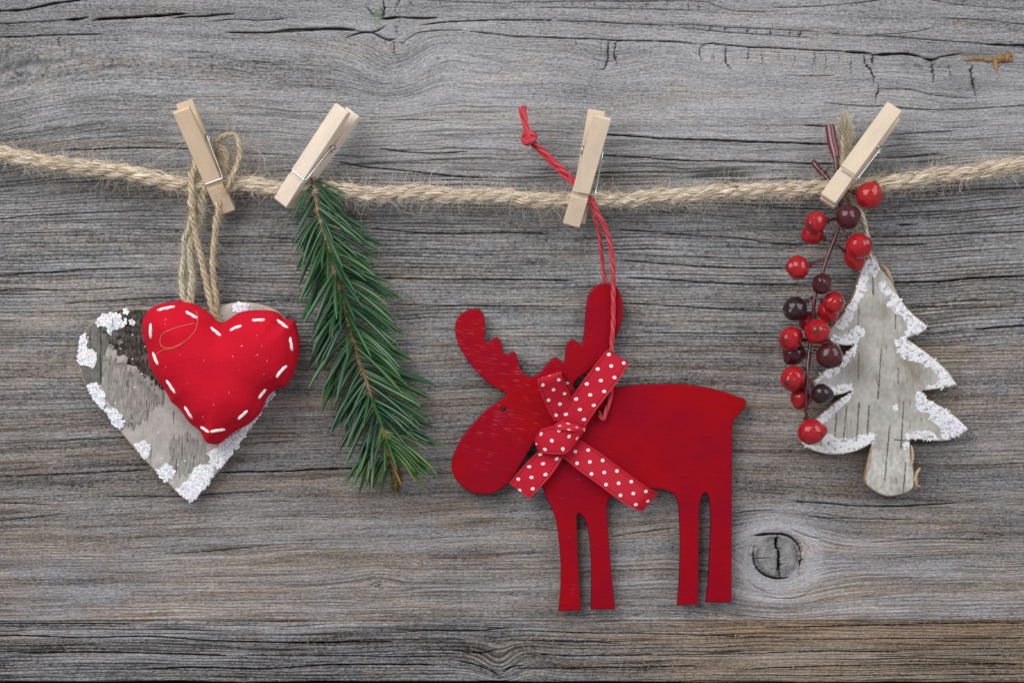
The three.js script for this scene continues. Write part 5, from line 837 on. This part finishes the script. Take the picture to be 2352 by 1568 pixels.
// ------------------------------------------------------------------ berry sprig
{
  seed(909);
  const o = thing('berry_sprig', 'glossy sprig of red and dark berries hanging in front of birch tree', 'berry sprig', at(1923, 396, 12));
  const stemC = (t) => vary([0.085, 0.012, 0.018], 0.25), STEMM = mat({ vertexColors: true, roughness: 0.3, clearcoat: 0.6, clearcoatRoughness: 0.25 });
  const MAIN = [[1918, 352, 11], [1921, 375, 12], [1923, 396, 12.5], [1929, 440, 12.5], [1931, 468, 12], [1927, 519, 12], [1915, 555, 12], [1902, 589, 12], [1891, 622, 12], [1883, 652, 12], [1872, 682, 12.5], [1868, 728, 12.5], [1864, 762, 12], [1861, 794, 12.5], [1856, 849, 14], [1853, 904, 14.5], [1853, 940, 14], [1854, 966, 13]];
  const a = new Acc(), ms = path(MAIN, 140);
  a.tube(ms, (t) => (0.00078 + 0.0003 * Math.max(0, 1 - t * 9)) * (1 + 0.12 * N2(t * 50, 3)), 9, stemC);
  a.tube(path([[1906, 288, 8], [1908, 300, 8.4], [1912, 325, 9.5], [1917, 345, 10.6], [1919, 352, 11], [1920, 362, 11.4]], 26), (t) => 0.0019 * (t < 0.06 ? 0.9 : 1) * (t > 0.8 ? 1 - 0.3 * sstep(0.8, 1, t) : 1) * (1 + 0.03 * N2(t * 20, 1)), 12, () => vary([0.13, 0.016, 0.026], 0.12));
  a.tube(path([[1869, 370, 7], [1873, 378, 8], [1886, 393, 9], [1900, 408, 10], [1912, 422, 11], [1926, 436, 12]], 24), (t) => 0.0012 * (t < 0.12 ? 0.75 + 2 * t : 1) * (1 - 0.1 * t), 9, stemC);
  a.tube(path([[1892, 398, 9], [1899, 391, 10.5], [1903, 385, 11.5]], 8), (t) => 0.00045 * (1 - 0.8 * t), 5, stemC); a.tube(path([[1891, 400, 9], [1888, 408, 10], [1886, 413, 10.5]], 8), (t) => 0.00045 * (1 - 0.8 * t), 5, stemC);
  for (const [x, y, e, f] of [[1853, 944, 1840, 943], [1853, 946, 1868, 953], [1853, 940, 1847, 934]]) a.tube(path([[x, y, 14], [(x + e) / 2, (y + f) / 2 - 1, 14.8], [e, f, 15]], 8), (t) => 0.0006 * (1 - 0.85 * t), 5, stemC);
  part('stem', a.geo(), STEMM, o);
  // crinkled lacquer
  const bump = rep(greyTexture(512, 256, (i, j) => { const x = i / 512 * 6.2832, y = j / 256 * 3.1416, cx = Math.sin(y) * Math.cos(x), cy = Math.cos(y), cz = Math.sin(y) * Math.sin(x), q = N2(cx * 5 + cz * 2.1, cy * 5 - cz * 3), w = N2(cx * 9 + cz * 4 + 2 * q, cy * 9 - cz * 6 + q), w2 = N2(cx * 22 - cz * 9, cy * 20 + cz * 12 + 2 * q); return 0.5 + 0.35 * (1 - 2 * Math.abs(w)) + 0.18 * (1 - 2 * Math.abs(w2)) ; }));
  const skin = (A, B) => rep(colorTexture(256, 128, (i, j) => { const x = i / 256 * 6.2832, y = j / 128 * 3.1416, cx = Math.sin(y) * Math.cos(x), cy = Math.cos(y), cz = Math.sin(y) * Math.sin(x), n = clamp(0.5 + 0.7 * F2(cx * 3 + cz * 1.7, cy * 3 - cz * 2, 3)), tip = sstep(2.72, 3.0, y), v = clamp(1 - Math.abs(N2(cx * 9 + cz * 4, cy * 9 - cz * 6)) * 3) * 0.25; return [0, 1, 2].map((k) => lerp(lerp(A[k], B[k], n), A[k] * 0.25 + 0.01, Math.max(tip * 0.8, v * (1 - n)))); }));
  const kinds = { red: skin([0.33, 0.002, 0.009], [0.55, 0.006, 0.011]), dark: skin([0.03, 0.006, 0.012], [0.12, 0.008, 0.016]), black: skin([0.014, 0.006, 0.01], [0.035, 0.007, 0.014]) };
  const mats = Object.fromEntries(Object.entries(kinds).map(([k, t]) => [k, mat({ map: t, bumpMap: bump, bumpScale: 0.00035, roughness: 0.42, clearcoat: 0.85, clearcoatRoughness: 0.1, specularIntensity: 0.3 })]));
  // berry: x, y, radius, mm, kind, direction of its tip (dx, dy, dz), point on the stem its stalk comes from
  const BER = [
    [1997, 449, 31, 15, 'red', [0.35, 0.8, 0.3], [1929, 436]], [1947.4, 497.6, 28.5, 17, 'dark', [0.93, 0.3, 0.2], [1929, 470]], [1873.8, 511, 27, 15, 'red', [-0.5, -0.2, 0.75], [1927, 500]], [1868, 537, 25.5, 10, 'red', [-0.8, -0.4, 0.1], [1913, 556]], [1973, 565.5, 30.5, 16, 'red', [0.5, 0.2, 0.4], [1927, 522]], [1964, 591, 27, 10.5, 'red', [0.3, -0.8, 0.1], [1914, 560]], [1833.3, 614, 27, 14, 'red', [-0.9, 0, 0.3], [1900, 594]],
    [1888.6, 652, 24.5, 18, 'dark', [-0.2, 0.3, 0.8], [1885, 640]], [1826.4, 709, 28.5, 14, 'black', [-0.4, -0.3, 0.7], [1873, 680]], [1916, 695, 25.6, 16, 'red', [0.4, 0.1, 0.7], [1873, 684]], [1903, 714, 27, 11.5, 'red', [0.4, -0.8, 0.2], [1868, 728]], [1856, 736, 21, 8.5, 'red', [-0.5, -0.6, 0.2], [1867, 738]], [1877.6, 761, 29.5, 18, 'red', [-0.2, 0.1, 0.85], [1864, 764]], [1817, 778, 29.5, 14.5, 'red', [-0.5, 0, 0.7], [1862, 785]], [1824.5, 811, 26, 9.5, 'dark', [-0.5, -0.6, 0.2], [1859, 818]], [1905.8, 816.6, 32, 17, 'dark', [0.5, -0.5, 0.5], [1860, 806]], [1821.6, 869, 30.5, 15, 'red', [-0.4, -0.2, 0.7], [1857, 836]], [1841, 913, 24.5, 10, 'red', [-0.3, -0.8, 0.3], [1856, 858]], [1888, 905, 26, 16, 'black', [0.95, -0.05, 0.15], [1856, 870]], [1864, 991.7, 31, 15, 'red', [0.93, 0.15, 0.25], [1854, 966]],
  ];
  BER.forEach(([x, y, r, mm, kind, dir, from], n) => {
    const R = r * S * (1 - mm / 1000 / DIST), c = at(x, y, mm), g = new THREE.SphereGeometry(R, 40, 28), P = g.attributes.position, u = g.attributes.uv, d = V(dir[0], dir[1], dir[2]).normalize(), sqx = 0.97 + 0.06 * Math.sin(n * 2.3), sqy = 0.99 + 0.06 * Math.sin(n * 4.1);
    for (let k = 0; k < P.count; k++) { const p = V().fromBufferAttribute(P, k), t = -p.y / R, tip = 0.16 * Math.pow(clamp((t - 0.8) / 0.2), 1.6), f = 1 + tip + 0.035 * N2(p.x / R * 1.6 + n, p.y / R * 1.6 + p.z / R * 1.9) + 0.012 * N2(p.x / R * 4 + n, p.y / R * 4 - p.z / R * 4); P.setXYZ(k, p.x * f * sqx, p.y * f * sqy, p.z * f); u.setXY(k, u.getX(k) + n * 0.37, 1 - u.getY(k)); }
    g.applyQuaternion(new THREE.Quaternion().setFromUnitVectors(V(0, -1, 0), d)); g.translate(c.x, c.y, c.z); g.computeVertexNormals();
    const b = part('berry', g, mats[kind], o); if (kind !== 'red') b.userData.label = 'dark purple berry';
    // stalk, with little pointed sepals where it meets the berry
    const s0 = V(); { let m = 1e9; const q = at(from[0], from[1], 12); for (const p of ms) { const e = (p.x - q.x) ** 2 + (p.y - q.y) ** 2; if (e < m) { m = e; s0.copy(p); } } }
    const to = s0.clone().sub(c), away = to.clone().normalize(); if (to.length() < R * 1.25) away.set(away.x, away.y, -0.6).normalize();
    const e = c.clone().addScaledVector(away, R * 0.98), e2 = c.clone().addScaledVector(away, R * 1.25), st = new Acc();
    st.tube(spline([s0, s0.clone().lerp(e2, 0.55).add(V(0, 0.0003, 0)), e2, e], 16), (t) => 0.00055 + 0.0004 * sstep(0.8, 1, t), 7, stemC);
    const ax = V(-away.y, away.x, 0.1).normalize(), ay = V().crossVectors(away, ax);
    for (let k = 0; k < 5; k++) { const an = k * 1.257 + n, dd = ax.clone().multiplyScalar(Math.cos(an)).addScaledVector(ay, Math.sin(an)); st.tube([e2.clone(), e2.clone().addScaledVector(dd, 0.0007).addScaledVector(away, -0.0001), e.clone().addScaledVector(dd, 0.0016).addScaledVector(away, 0.0004)], (t) => 0.00042 * (1 - 0.85 * t), 5, stemC); }
    part('stalk', st.geo(), STEMM, o);
  });
}

renderer.render(scene, camera);
